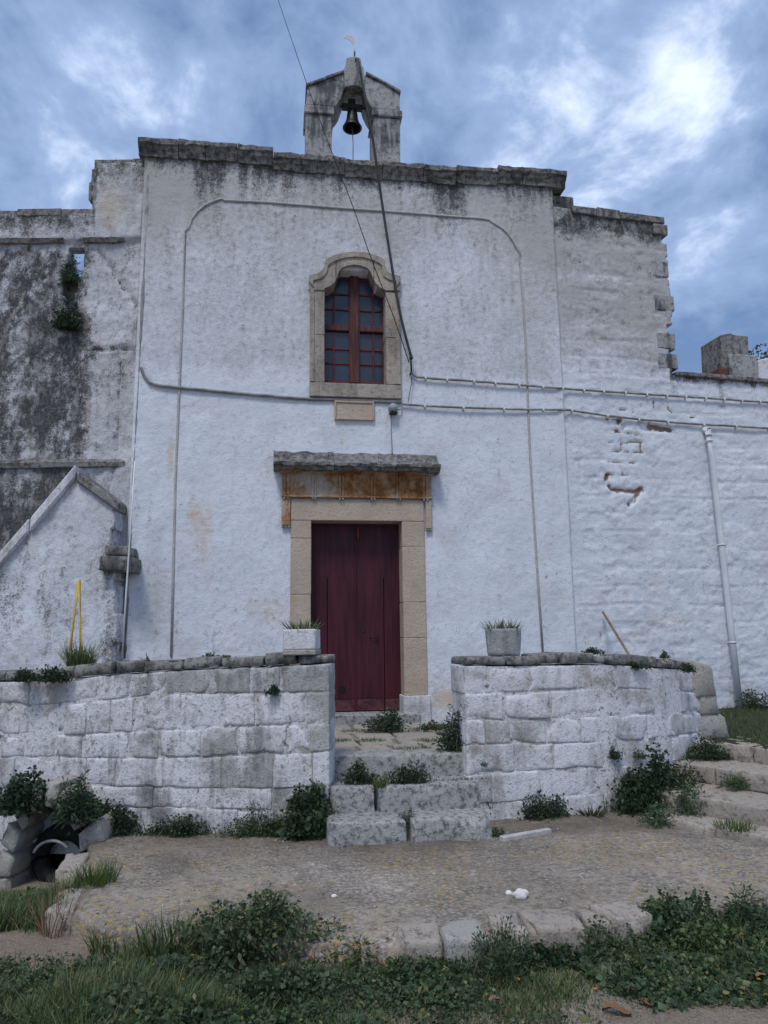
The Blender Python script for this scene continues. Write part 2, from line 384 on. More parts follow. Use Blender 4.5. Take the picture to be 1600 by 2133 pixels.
def plain(name, base, rough=.6, var=.25, sc=20, bump=.002, spec=.3, metal=0.0, st=None):
    m = Mat(name, rough, spec); n = m.noise(sc, 4, .6, st); m.b.inputs['Metallic'].default_value = metal
    return m.out(m.mix(m.rng(n, .3, .7), tuple(c*(1-var) for c in base), tuple(min(1, c*(1+var)) for c in base))).bump(n, bump).m
M['door'] = plain('maroon_door_paint', (.056, .009, .017), .5, .42, 5, .003, .3, 0, (3, 3, .25))
M['door_worn'] = plain('scuffed_maroon_paint', (.085, .028, .034), .7, .5, 14, .003)
M['winred'] = plain('faded_red_paint', (.13, .022, .022), .6, .35, 12, .002)
M['winwood'] = plain('weathered_brown_wood', (.09, .036, .034), .75, .4, 9, .003, .3, 0, (4, 4, .4))
M['iron'] = plain('black_iron', (.02, .019, .018), .6, .3, 30, .001)
M['bronze'] = plain('dark_bronze', (.022, .022, .021), .45, .3, 14, .002, .5, .6)
M['cable'] = plain('dark_cable', (.045, .043, .04), .7, .3, 12)
M['cable_grey'] = plain('grey_painted_cable', (.24, .245, .25), .8, .35, 6)
M['clip'] = plain('white_clip', (.7, .7, .68), .6, .1)
M['pvc'] = plain('white_plastic_pipe', (.62, .66, .68), .45, .08, 2, .001)
M['lampgrey'] = plain('grey_lamp_housing', (.30, .34, .36), .5, .15)
M['wood'] = plain('grey_wood', (.20, .16, .12), .85, .35, 20, .004, .2, 0, (1, 1, .2))
M['plank'] = plain('bleached_plank', (.42, .41, .40), .85, .2, 14, .003)
M['yellow'] = plain('yellow_plastic', (.55, .36, .03), .5, .2, 8)
M['rubber'] = plain('black_rubber', (.012, .012, .012), .8, .3, 20)
M['hoop'] = plain('pale_grey_hoop', (.30, .30, .31), .6, .2)
M['pot'] = stone('grey_white_pot_paint', (.40, .40, .40), (.15, .145, .14), None, (.5, .75), 1.5, wash=.6, streak=.5)
M['trough'] = stone('whitewashed_trough', (.48, .47, .46), (.2, .19, .18), None, (.55, .8), 1.5, wash=.85, streak=.35)
M['soil'] = plain('dark_soil', (.05, .038, .028), .95, .4, 25, .01)
M['white_rock'] = plain('white_rock', (.68, .66, .63), .9, .12, 18, .006)
M['dead'] = plain('dead_brown_leaf', (.20, .12, .065), .9, .35, 12, .004)
M['vane'] = plain('pale_metal', (.55, .56, .56), .6, .15)
M['dark'] = plain('dark_interior', (.012, .012, .013), .9, .2)  # near-black colour stands in for the unlit inside of openings
M['roof'] = plain('flat_roof_lime', (.5, .48, .45), .95, .2, 4)
g = Mat('dusty_window_glass', .22, .5); ng = g.noise(5, 4, .6); g.out(g.mix(ng, (.022, .032, .050), (.045, .06, .085)), g.rng(ng, .3, .7, .12, .34)); M['glass'] = g.m

def leafmat(name, a, b, c, rough=.55):
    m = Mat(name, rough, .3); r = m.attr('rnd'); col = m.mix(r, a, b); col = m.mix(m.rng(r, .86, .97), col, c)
    m.out(col)
    tr = m.t.nodes.new('ShaderNodeBsdfTranslucent'); m._in(tr.inputs[0], col); mx = m.t.nodes.new('ShaderNodeMixShader'); mx.inputs[0].default_value = .18
    ou = m.t.nodes['Material Output']; m.t.links.new(m.b.outputs[0], mx.inputs[1]); m.t.links.new(tr.outputs[0], mx.inputs[2]); m.t.links.new(mx.outputs[0], ou.inputs[0])
    return m.m
M['leaf'] = leafmat('weed_leaf', (.034, .060, .030), (.095, .145, .068), (.20, .19, .08))
M['leaf_dark'] = leafmat('dark_ivy_leaf', (.021, .041, .024), (.058, .094, .050), (.12, .13, .06))
M['grass'] = leafmat('grass_blade', (.050, .082, .032), (.13, .18, .07), (.29, .25, .12))
M['grass_light'] = leafmat('light_grass_blade', (.045, .085, .018), (.10, .15, .04), (.19, .17, .06))
M['flower'] = leafmat('orange_petal', (.60, .18, .02), (.68, .30, .03), (.7, .08, .02))
M['flower_white'] = leafmat('white_petal', (.6, .6, .62), (.7, .7, .72), (.7, .7, .7))

# ground materials
m = Mat('packed_earth'); a = m.noise(1.3, 5, .6); b = m.noise(22, 6, .7); c = m.noise(110, 3, .6)
col = m.mix(m.rng(a, .35, .65), (.24, .19, .145), (.36, .30, .24)); col = m.mix(m.rng(b, .5, .75, 0, .6), col, (.12, .095, .07)); col = m.mix(m.rng(c, .54, .68, 0, .75), col, (.5, .46, .4)); cc = m.noise(45, 4, .7, None, (2, 2, 2)); col = m.mix(m.rng(cc, .56, .68, 0, .7), col, (.09, .07, .055))
M['earth'] = m.out(col).bump(m.add(b, m.mul(c, .4)), .03).m
m = Mat('turf_soil'); b = m.noise(14, 6, .7)
M['turf'] = m.out(m.mix(m.rng(b, .35, .65), (.022, .028, .014), (.055, .048, .030))).bump(b, .03).m
m = Mat('lichened_concrete'); a = m.noise(.9, 5, .6); b = m.noise(16, 6, .72); c = m.noise(70, 3, .65); l = m.noise(26, 4, .7, None, (3, 8, 1)); lm = m.noise(1.6, 3, .5, None, (2, 6, 4)); w = m.noise(30, 4, .7, None, (7, 1, 1))
col = m.mix(m.rng(a, .35, .65), (.26, .22, .175), (.39, .335, .275)); col = m.mix(m.rng(b, .46, .66, 0, .85), col, (.11, .092, .08))
col = m.mix(m.mul(m.rng(w, .52, .62), m.rng(m.noise(1.3, 4, .6, None, (5, 5, 5)), .42, .62, .15, .9)), col, (.56, .54, .50)); col = m.mix(m.rng(c, .54, .68, 0, .7), col, (.50, .45, .38))
col = m.mix(m.mul(m.rng(m.voro(38), .0, .35, 1, 0), .35), col, (.50, .46, .40))
vc = m.voro(37, 'F1', 'Color'); vd = m.voro(37); vk = m.rng(m.noise(2.4, 5, .65, None, (3, 3, 8)), .40, .62, .08, .8); col = m.mix(m.mul(m.rng(vc, .25, .75, 0, .6), vk), col, (.47, .43, .38)); col = m.mix(m.mul(m.rng(vd, .30, .62, 0, .6), vk), col, (.10, .085, .072)); pd = m.noise(.75, 6, .7, None, (1, 2, 9), .5); col = m.mix(m.rng(pd, .52, .60, 0, .45), col, (.15, .128, .108))
ly = m.mul(m.rng(l, .52, .62), m.rng(lm, .43, .57)); col = m.mix(m.mul(ly, .85), col, (.44, .31, .11))
col = m.mix(m.mul(m.attr('foot_dark'), .75), col, (.095, .075, .06))  # darker along the foot of the steps and parapets
M['concrete'] = m.out(col).bump(m.add(m.add(m.mul(b, .6), m.mul(c, .5)), m.mul(m.mul(vd, vk), -.9)), .03).m
M['paving'] = stone('landing_paving', (.40, .36, .32), (.13, .11, .09), None, (.5, .74), 1.2)

# ------------------------------------------------------------------ THE SETTING: ground
def sheet(name, x0, x1, y0, y1, step, zf, mat, keep=None, attrs=None, skirt=None):
    nx = max(1, int(round((x1-x0)/step))); ny = max(1, int(round((y1-y0)/step)))
    xs = np.linspace(x0, x1, nx+1); ys = np.linspace(y0, y1, ny+1); X, Y = np.meshgrid(xs, ys, indexing='ij')
    XC = (X[:-1, :-1]+X[1:, 1:])/2; YC = (Y[:-1, :-1]+Y[1:, 1:])/2
    K = np.ones_like(XC, bool) if keep is None else keep(XC, YC)
    P = np.stack([X, Y, zf(X, Y)], -1).reshape(-1, 3); vid = np.arange(P.shape[0]).reshape(nx+1, ny+1)
    I, J = np.nonzero(K); q = np.stack([vid[I, J], vid[I+1, J], vid[I+1, J+1], vid[I, J+1]], 1)
    at = {k: fn(X, Y).reshape(-1) for k, fn in (attrs or {}).items()}
    if skirt is not None:
        sides = []; Kp = np.pad(K, 1)
        for (di, dj, a, b) in ((-1, 0, (0, 1), (0, 0)), (1, 0, (1, 0), (1, 1)), (0, -1, (0, 0), (1, 0)), (0, 1, (1, 1), (0, 1))):
            mm = K & ~Kp[1+di:1+di+nx, 1+dj:1+dj+ny]; i, j = np.nonzero(mm); sides.append(np.stack([vid[i+a[0], j+a[1]], vid[i+b[0], j+b[1]]], 1))
        s = np.concatenate(sides); N0 = len(P); Bm = P.copy(); Bm[:, 2] = skirt
        q = np.concatenate([q, np.stack([s[:, 0], s[:, 0]+N0, s[:, 1]+N0, s[:, 1]], 1)]); P = np.concatenate([P, Bm])
        at = {k: np.concatenate([v, v]) for k, v in at.items()}
    used = np.unique(q); rm = np.zeros(len(P), np.int64); rm[used] = np.arange(len(used))
    return tag(mesh(name, P[used], rm[q], mat, None, True, {k: v[used] for k, v in at.items()}), kind='structure')
GZ = -0.13
def gz(X, Y):          # lower ground: a little uneven, sinking to the left by the cistern
    X = np.asarray(X, float); Y = np.asarray(Y, float)
    return GZ + .05*(fbm(X*1.1, Y*1.1, 3)-.5) - .22*sst(-X, 1.15, 1.8)*sst(Y, -4.2, -3.3)
# the far sheet (sunk under the near one) and the near ground
tag(mesh('ground', [(-400, -400, -.62), (400, -400, -.62), (400, 400, -.62), (-400, 400, -.62)], [(0, 1, 2, 3)], M['earth']), kind='structure')
sheet('near_ground', -14, 14, -16, 6, .12, lambda X, Y: gz(X, Y)-.34*np.maximum(sst(np.abs(X), 11, 14), sst(-Y, 13, 16)), M['earth'], keep=lambda X, Y: ~((Y > -2.3) & (X > -1.9) & (X < 9)), skirt=-.7)

# front edge of the paved yard (z = 0), traced along the kerb
EDGE = [onZ(*p) for p in ((150, 1905), (210, 1930), (330, 1942), (480, 1945), (640, 1950), (830, 1966), (1000, 1962), (1120, 1946), (1250, 1930), (1360, 1912), (1480, 1885), (1620, 1850), (1800, 1815))]
ex = np.array([p.x for p in EDGE]); ey = np.array([p.y for p in EDGE])
def edge_y(X): return np.interp(X, ex, ey)
XL = EDGE[0].x
def yard_left(Y): return np.interp(Y, [-4.4, -4.0, -3.3, -2.6, -2.0], [XL, XL-.02, XL-.16, XL-.30, XL-.34])
yard = sheet('yard_paving', -1.75, 9, -5.2, -1.6, .03,
      lambda X, Y: .035*(fbm(X*.9, Y*.9, 21)-.5) + .045*(fbm(X*4, Y*4, 5, 5, .6)-.5) - .035*sst(edge_y(X)-Y, -.18, .05),
      M['concrete'], keep=lambda X, Y: (Y > edge_y(X)+.03*(vn(X*6, Y*0, 4)-.5)) & (X > yard_left(Y)+.06*(vn(Y*5, X*0, 9)-.5)),
      attrs={'foot_dark': lambda X, Y: np.clip(blob(X, Y, 1.0, -3.1, 1.2, .35)+.9*blob(X, Y, 2.6, -2.7, 1.6, .4)+.7*blob(X, Y, -.6, -2.7, 1.2, .3), 0, 1)*(.45+.7*fbm(X*6, Y*6, 31))}, skirt=-.5)
# terrace floor behind the parapets and the raised ground on the right
LZ = .56
sheet('terrace_floor', -3.6, 4.25, -2.42, .06, .06, lambda X, Y: LZ-.035+.02*(fbm(X*5, Y*5, 7)-.5), M['earth'], keep=lambda X, Y: (Y > -2.36+.0*X) & ((X > .36) | (Y > -1.7)) & ((X < 1.72) | (Y > -2.0+.45*np.maximum(0, X-3.0))), skirt=-.3)
sheet('raised_ground', 4.12, 12, -2.6, .8, .06, lambda X, Y: .50+.10*sst(Y, -1.8, .1)+.03*(fbm(X*4, Y*4, 8)-.5), M['turf'], keep=lambda X, Y: (X > 4.42-.42*(Y+1.9)) , skirt=-.3)

# ------------------------------------------------------------------ THE CHAPEL
chapel = empty('chapel', (.94, 0, .3), 'whitewashed chapel with maroon door, arched window and bell gable on top', 'chapel')
# front wall -----------------------------------------------------------------
dx0, dz0 = FA.px(648, 1490); dx1, dzt = FA.px(839, 1085)
wx0, wz0 = FA.px(676, 798); wx1, _ = FA.px(804, 798)
DZ0 = .67
def fkeep(U, Z):
    door = (U > dx0-.12) & (U < dx1+.12) & (Z < dzt+.10)
    win = ((U > wx0-.06) & (U < wx1+.06) & (Z > wz0-.06) & (Z < 6.20)) | ((U > .66) & (U < 1.20) & (Z > 6.1) & (Z < 6.42))
    return ~door & ~win
def fdisp(U, Z):
    return .020*(fbm(U*.8, Z*.8, 2, 3)-.5) + .012*(fbm(U*4, Z*4, 12, 4)-.5) + .005*(fbm(U*16, Z*16, 13, 2)-.5)
def P1(px, py): return FA.px(px, py)
def fgrey(U, Z):
    g_ = .04 + .10*fbm(U*2, Z*2, 43) + .42*sst(Z, 4.75, 5.15)*(.45+1.0*fbm(U*1.3, Z*1.3, 41)) + .34*sst(Z, 6.3, 7.8)*(.5+fbm(U*2.2, Z*.9, 42))
    for px, py, a, b, w in ((330, 1230, .22, .45, .5), (430, 390, .3, .5, .35), (1125, 480, .35, .7, .5), (330, 420, .25, .8, .35), (940, 1450, .4, .35, .35), (330, 1320, .3, .3, .25), (520, 1340, .5, .2, .3)):
        u, z = P1(px, py); g_ = g_ + w*blob(U, Z, u, z, a, b)
    return g_
def fochre(U, Z):
    o = .06*fbm(U*1.1, Z*1.1, 51) + .16*sst(Z, 4.8, 5.4)*fbm(U*2.4, Z*2.4, 52) + .22*sst(fbm(U*.8, Z*.8, 53), .52, .7)*sst(4.5-Z, 0, 1)
    for px, py, a, b, w in ((356, 950, .07, .42, .62), (430, 1120, .16, .45, .42), (560, 1290, .40, .30, .38), (930, 1455, .25, .16, .75), (920, 1120, .12, .16, .45), (400, 1060, .10, .3, .4), (640, 870, .5, .1, .15), (712, 920, .03, .06, .7), (1140, 1200, .02, .02, .8), (900, 640, .8, .5, .16), (1000, 1330, .4, .2, .25)):
        u, z = P1(px, py); o = o + w*blob(U, Z, u, z, a, b)
    return o
def fdirt(U, Z):
    d = .85*sst(Z, 7.45, 7.95)*(.30+1.0*fbm(U*3.2, Z*.5, 61)) + .38*sst(Z, 6.7, 7.7)*sst(fbm(U*2.6, Z*.3, 62), .44, .74) + .10*sst(Z, 4.8, 6.5) + .50*sst(Z, 6.5, 7.9)*sst(fbm(U*7, Z*.22, 64, 3), .50, .74) + .22*sst(fbm(U*13, Z*.35, 65, 3), .50, .68)*(np.abs(U-.93) < .62)*(Z < 4.7)*sst(Z, 3.9, 4.6)
    for px, py, a, b, w in ((440, 380, .14, .35, .45), (1100, 430, .35, .3, .22), (940, 395, .1, .3, .35), (585, 340, .25, .15, .4)):
        u, z = P1(px, py); d = d + w*blob(U, Z, u, z, a, b)
    return d
def frust(U, Z):
    d = np.zeros_like(U)
    for px, py, a, b, w in ((1138, 1202, .025, .03, .9), (1250, 1325, .05, .12, .6), (712, 925, .02, .04, .5)):
        u, z = P1(px, py); d = d + w*blob(U, Z, u, z, a, b)
    return d
mask_wall('front_wall', FA, -1.85, 3.75, .2, 8.0, .025, fkeep, fdisp, .32, M['wash'], chapel, {'grey': fgrey, 'ochre': fochre, 'dirt': fdirt, 'rust': frust})
# body of the chapel behind its front
fbox('nave', FA, -1.7, 3.6, -.45, -9.0, -.3, 7.55, M['roof'], chapel, .02)
fbox('wall_core', FA, -1.78, 3.68, -.33, -.449, 4.0, 7.9, M['roof'], chapel, 0)
# bead of the wall panel
b1 = [P1(*p) for p in ((357, 1368), (361, 1200), (366, 1000), (374, 800), (381, 640), (386, 482))]
b2 = [P1(*p) for p in ((386, 482), (393, 474), (400, 456), (412, 440), (428, 427), (446, 419), (462, 414), (468, 418), (560, 422), (700, 433), (850, 444), (1005, 456), (1018, 458), (1024, 463), (1042, 473), (1057, 486), (1069, 502), (1077, 518), (1083, 526), (1083, 540))]
b3 = [P1(*p) for p in ((1083, 540), (1094, 700), (1098, 800), (1104, 950), (1112, 1080), (1121, 1220), (1131, 1365))]
tube('panel_bead', [FA.pt(u, .004, z) for u, z in b1+b2[1:]+b3[1:]], .016, M['bead'], chapel, 6)
e1 = [FA.px(*p, .0) for p in ((312, 335), (303, 560), (291, 800), (280, 1000), (262, 1372))]
tube('corner_band', [FA.pt(u-.015, -.03, z) for u, z in e1], .035, M['cable_grey'], chapel, 8)  # grey tube added to draw the dark shadow band of the corner

# main cornice, stone by stone
cor = empty('cornice', (0, 0, 0), parent=chapel)
rc = random.Random(5); u = -1.93; k = 0; zt = 8.09
while u < 3.92:
    w = rc.uniform(.34, .62); u2 = min(u+w, 3.94)
    if 3.94-u2 < .2: u2 = 3.94
    drop = (0 if u < -.4 else .075)+rc.uniform(-.02, .02)
    if u > .05 and u < 1.6: drop += .015
    t = zt - (drop if u2 < 3.3 else .02)
    fprofile('cornice_stone', FA, u+.004, u2-.004, [(-.30, t-.21), (.03, t-.21), (.04, t-.15), (.07, t-.12), (.08, t-.085), (.115, t-.07), (.12, t-.015), (.10, t), (-.30, t+.01)], M['cornice'], cor, .014, 5, rc)
    u = u2; k += 1
# stub right of the cornice
su0, sz = FA.px(1163, 405, -.08); su1, _ = FA.px(1196, 405, -.08)
fbox('parapet_stub', FA, 3.55, su1, -.10, -.45, 7.2, sz, M['cornice'], chapel, .012, .006)

# window --------------------------------------------------------------------
win = empty('window', (0, 0, 0), parent=chapel)
def W(px, py, o=.05): return FA.px(px, py, o)
inner = [(676, 600), (688, 597), (697, 590), (702, 578), (705, 566), (712, 558), (724, 553), (738, 552), (752, 553), (765, 558), (773, 567), (777, 580), (783, 592), (791, 600), (803, 604)]
outer_head = [(834, 588), (834, 576), (818, 574), (804, 566), (801, 556), (802, 545), (797, 540), (782, 532), (760, 527), (738, 525), (716, 527), (696, 533), (680, 541), (677, 545), (677, 556), (670, 566), (660, 572), (644, 574), (644, 588)]
sur = empty('window_surround', (0, 0, 0), parent=chapel)
cx = 739
def clip_poly(poly, x0, x1):       # vertical cut of a px outline
    def cut(pl, x, keep):
        o_ = []
        for i in range(len(pl)):
            a, b = pl[i], pl[(i+1) % len(pl)]; ia, ib = keep(a[0]), keep(b[0])
            if ia: o_.append(a)
            if ia != ib:
                t = (x-a[0])/(b[0]-a[0]); o_.append((x, a[1]+t*(b[1]-a[1])))
        return o_
    return cut(cut(poly, x0, lambda q: q >= x0), x1, lambda q: q <= x1)
head = [(676, 606)] + inner + [(803, 606), (834, 606)] + outer_head + [(644, 604)]
for a, b in ((600, 699.5), (700.5, 778.5), (779.5, 880)):
    pl = clip_poly(head, a, b); pl = [W(*p) for p in pl]
    fprism('head_stone', FA, pl, -.26, .065, M['winstone'], sur, .006)
fprism('head_moulding', FA, [W(p[0], p[1]-1.5, .08) for p in outer_head] + [W(p[0]+(cx-p[0])*.085, p[1]+9, .08) for p in outer_head[::-1]], .04, .085, M['winstone'], sur, .004)
jl, jr, jo0, jo1 = W(676, 700)[0], W(804, 700)[0], W(646, 700)[0], W(833, 700)[0]
zA, zB, zC, zD = W(740, 605)[1], W(740, 700)[1], W(740, 798)[1], W(740, 828)[1]
for z0_, z1_, s in ((zB, zA-.004, 0), (zC, zB-.005, 1)):
    fbox('jamb_stone', FA, jo0, jl, -.26, .05, z0_, z1_, M['winstone'], sur, .006, .003)
    fbox('jamb_stone', FA, jr, jo1, -.26, .05, z0_, z1_, M['winstone'], sur, .006, .003)
fbox('jamb_moulding', FA, jo0-.004, jo0+.055, .02, .066, zC, zA-.01, M['winstone'], sur, .006); fbox('jamb_moulding', FA, jo1-.055, jo1+.004, .02, .066, zC, zA-.01, M['winstone'], sur, .006)
fbox('sill_stone', FA, jo0-.005, jo1+.01, -.27, .055, zD, zC-.004, M['winstone'], sur, .008, .003)
# plaque under the sill
pu0, pz0 = W(697, 873); pu1, pz1 = W(780, 836)
pq = empty('plaque', (0, 0, 0), parent=chapel)
fbox('plaque_slab', FA, pu0, pu1, -.05, .03, pz0, pz1, M['beige'], pq, .006)
for a, b, c, d in ((pu0, pu1, pz1-.025, pz1), (pu0, pu1, pz0, pz0+.022), (pu0, pu0+.025, pz0+.023, pz1-.026), (pu1-.025, pu1, pz0+.023, pz1-.026)):
    fbox('plaque_rim', FA, a, b, .025, .045, c, d, M['beige'], pq, .004)
# casements
go = -.20
def WG(px, py): return FA.px(px, py, go)
gx0, gx1 = wx0-.03, wx1+.03; gz0 = WG(740, 800)[1]; gtop = WG(740, 545)[1]
mx = WG(738, 700)[0]; tz = WG(738, 686)[1]
fbox('mullion', FA, mx-.058, mx+.058, go-.03, go+.05, gz0, gtop, M['winwood'], win, .008)
fbox('mullion_strip', FA, mx-.072, mx-.055, go-.02, go+.03, gz0, gtop, M['winred'], win, .003); fbox('mullion_strip', FA, mx+.055, mx+.072, go-.02, go+.03, gz0, gtop, M['winred'], win, .003)
fbox('transom', FA, gx0, mx-.073, go-.03, go+.045, tz-.045, tz+.04, M['winwood'], win, .008); fbox('transom', FA, mx+.073, gx1, go-.03, go+.045, tz-.045, tz+.04, M['winwood'], win, .008)
fbox('window_frame', FA, gx0-.02, gx0+.045, go-.03, go+.02, gz0, gtop, M['winred'], win, .004); fbox('window_frame', FA, gx1-.045, gx1+.02, go-.03, go+.02, gz0, gtop, M['winred'], win, .004)
fbox('window_frame', FA, gx0+.046, mx-.073, go-.03, go+.02, gz0, gz0+.03, M['winred'], win, .004); fbox('window_frame', FA, mx+.073, gx1-.046, go-.03, go+.02, gz0, gz0+.03, M['winred'], win, .004)
lo = [gz0+.03] + [WG(738, y)[1] for y in (759, 729)] + [tz-.045]
hi = [tz+.04] + [WG(738, y)[1] for y in (647, 615, 583)] + [gtop]
for side in (-1, 1):
    e0, e1_ = (gx0+.045, mx-.072) if side < 0 else (mx+.072, gx1-.045)
    bx_ = WG(695 if side < 0 else 777, 700)[0]
    for rows in (lo, hi):
        fbox('glazing_bar', FA, bx_-.011, bx_+.011, go-.012, go+.016, rows[0], rows[-1], M['winred'], win, .003)
        for zr in rows[1:-1]:
            for q0, q1 in ((e0, bx_-.0115), (bx_+.0115, e1_)): fbox('glazing_bar', FA, q0, q1, go-.012, go+.014, zr-.010, zr+.010, M['winred'], win, .003)
        for i in range(len(rows)-1):
            for q0, q1 in ((e0, bx_-.012), (bx_+.012, e1_)):
                a = random.uniform(-.003, .003)
                fbox('pane', FA, q0-.002, q1+.002, go-.010+a, go-.004+a, rows[i]+.008, rows[i+1]-.008, M['glass'], win, 0, .0025)
fbox('dark_recess', FA, gx0-.04, gx1+.04, -.24, -.262, gz0-.05, gtop+.02, M['dark'], win, 0)

# door ----------------------------------------------------------------------
door = empty('door', (0, 0, 0), parent=chapel); do = -.24
def D(px, py): return FA.px(px, py, do)
dl, dr, dm = D(647, 1300)[0]-.03, D(842, 1300)[0]+.03, D(742, 1300)[0]; dt = D(740, 1080)[1]+.05
g1, g2 = D(682, 1300)[0], D(800, 1300)[0]; gtopz = D(740, 1203)[1]; rz = D(740, 1457)[1]
for nm, a, b, gr in (('door_leaf', dl, dm-.004, g1), ('door_leaf', dm+.004, dr, g2)):
    leaf = fbox(nm, FA, a, b, do-.05, do, gtopz, dt, M['door'], door, 0)
    for q0, q1 in ((a, gr-.005), (gr+.005, b)):
        fbox('board', FA, q0, q1, do-.05, do, rz+.004, gtopz, M['door'], door, 0)
        fbox('kick_board', FA, q0, q1, do-.05, do+.002, DZ0+.01, rz-.002, M['door_worn'], door, .005)
fbox('cover_strip', FA, dm-.022, dm+.006, do-.002, do+.012, DZ0+.02, dt, M['door'], door, .003)
fbox('door_back', FA, dl-.05, dr+.05, do-.06, do-.09, DZ0-.02, dt+.05, M['dark'], door, 0)
ku, kz = D(757, 1312); fprism('keyhole_plate', FA, [(ku-.014, kz-.035), (ku+.014, kz-.035), (ku+.018, kz+.02), (ku, kz+.04), (ku-.018, kz+.02)], do-.004, do+.008, M['iron'], door, .002)
ku, kz = D(780, 1327); tube('door_handle', [FA.pt(ku-.05, do-.004, kz), FA.pt(ku-.05, do+.035, kz), FA.pt(ku+.04, do+.035, kz-.006), FA.pt(ku+.04, do-.004, kz-.006)], .008, M['iron'], door)
ku, kz = D(714, 1437); lathe_pts = [FA.pt(ku+.04*math.cos(t), do+.004, kz+.045*math.sin(t)) for t in np.linspace(0, 2*math.pi, 14)[:-1]]
bm = bmesh.new(); bm.faces.new([bm.verts.new(p) for p in lathe_pts]); from_bm('cat_hole', bm, M['dark'], door)
ku, kz = D(745, 1103); fbox('door_hook', FA, ku-.018, ku+.018, do+.012, do+.05, kz-.14, kz+.02, M['winred'], door, .008)
# door surround
ds = empty('door_surround', (0, 0, 0), parent=chapel)
def S(px, py, o=.03): return FA.px(px, py, o)
jl0, jl1 = S(605, 1200)[0], S(648, 1200)[0]; jr0, jr1 = S(839, 1200)[0], S(886, 1200)[0]
lz = S(740, 1085)[1]; lt = S(740, 1040)[1]
for j0, j1, ys in ((jl0, jl1, (1085, 1122, 1238, 1302, 1400, 1500)), (jr0, jr1, (1085, 1138, 1255, 1330, 1452, 1500))):
    zs_ = [S(740, y)[1] for y in ys]; zs_[-1] = .5
    for i in range(5):
        last = i == 4
        fbox('jamb_stone', FA, j0-(.02 if last else 0), j1+(.03 if last else 0), -.30, .03+(.03 if last else random.uniform(-.002, .002)), zs_[i+1]+.003, zs_[i], M['beige'] if not last else M['blocks'], ds, .006, .002)
fbox('lintel', FA, jl0, jr1, -.30, .032, lz+.003, lt-.003, M['beige'], ds, .006)
# ears hanging each side of the lintel
for a, b, y0, y1 in ((587, 604.6, 1038, 1094), (886.6, 900, 1040, 1101)):
    u0_, z1_ = S(a, y0, .05); u1_, z0_ = S(b, y1, .05)
    fbox('ear', FA, u0_, u1_, -.05, .05, z0_, z1_, M['frieze'] if a < 700 else M['beige'], ds, .006)
    for i in range(3):
        q = u0_+(u1_-u0_)*(i+.5)/3; lathe('gutta', FA.pt(q, .03, z0_-.03), [(.004, 0), (.016, .002), (.011, .032), (0, .034)], M['winstone'], ds, 8)
# frieze
f0, f1 = S(588, 1010, .05)[0], S(899, 1010, .05)[0]; fz0, fz1 = S(740, 1037, .05)[1], S(740, 984, .05)[1]
fbox('frieze', FA, f0, f1, -.20, .05, fz0, fz1, M['frieze'], ds, .006)
fbox('frieze_fillet', FA, f0-.01, f1+.01, .02, .07, fz0-.002, fz0+.022, M['frieze'], ds, .004)
def strip(a, b):
    u0_, u1_ = S(a, 1010, .06)[0], S(b, 1010, .06)[0]
    for t in range(2):
        q0 = u0_+(u1_-u0_)*(.0+.56*t); q1 = q0+(u1_-u0_)*.44
        fbox('triglyph_bar', FA, q0, q1, .04, .068, fz0+.024, fz1-.03, M['frieze'], ds, .004)
        lathe('gutta', FA.pt((q0+q1)/2, .055, fz0-.032), [(.004, 0), (.015, .002), (.011, .03), (0, .032)], M['winstone'], ds, 8)
for a, b in ((590, 603), (650, 659), (706, 717), (772, 783), (825, 836), (880, 893)): strip(a, b)
def rosette(px, r):
    u_, z_ = S(px, 1010, .05); par = ds
    V = []; F_ = []; n = 16
    for k in range(n):
        t = 2*math.pi*k/n; rr = r*(1 if k % 2 == 0 else .72); V.append(FA.pt(u_+rr*math.cos(t), .052, z_+rr*math.sin(t)))
    for k in range(n):
        t = 2*math.pi*k/n; rr = r*(.62 if k % 2 == 0 else .45); V.append(FA.pt(u_+rr*math.cos(t), .072, z_+rr*math.sin(t)))
    V.append(FA.pt(u_, .060, z_))
    for k in range(n): F_ += [(k, (k+1) % n, n+(k+1) % n, n+k), (n+k, n+(k+1) % n, 2*n)]
    mesh('rosette', V, F_, M['frieze'], par, True)
for px_, r_ in ((628, .07), (683, .085), (745, .10), (805, .085), (858, .085)): rosette(px_, r_)
fprofile('bed_moulding', FA, f0-.03, f1+.03, [(-.1, fz1-.028), (.055, fz1-.028), (.075, fz1-.012), (.10, fz1), (.13, fz1+.03), (-.1, fz1+.03)], M['frieze'], ds, 0, 1)
# hood of the door: three mossy slabs
hz0 = FA.px(740, 977, .24)[1]; hz1 = FA.px(740, 961, .27)[1]; hzb = FA.px(740, 938, .0)[1]
rh = random.Random(3)
ha, hb = FA.px(569, 965, .26)[0], FA.px(919, 970, .26)[0]; hs = [ha, FA.px(697, 965, .26)[0], FA.px(793, 965, .26)[0], hb]
for i in range(3):
    fprofile('hood_stone', FA, hs[i]+.003, hs[i+1]-.003, [(-.1, hz0-.0), (.14, hz0), (.16, hz0-.012), (.215, hz0+.0), (.225, hz0+.03), (.255, hz0+.04), (.26, hz1-.02), (.20, hz1+.012), (.10, hz1+.05), (.0, hzb-.035), (-.1, hzb-.035)], M['cornice'] if i != 1 else M['coping'], ds, .013, 9, rh)
fbox('threshold', FA, dl-.1, dr+.1, -.35, .10, .45, DZ0, M['steps'], chapel, .012, .006)

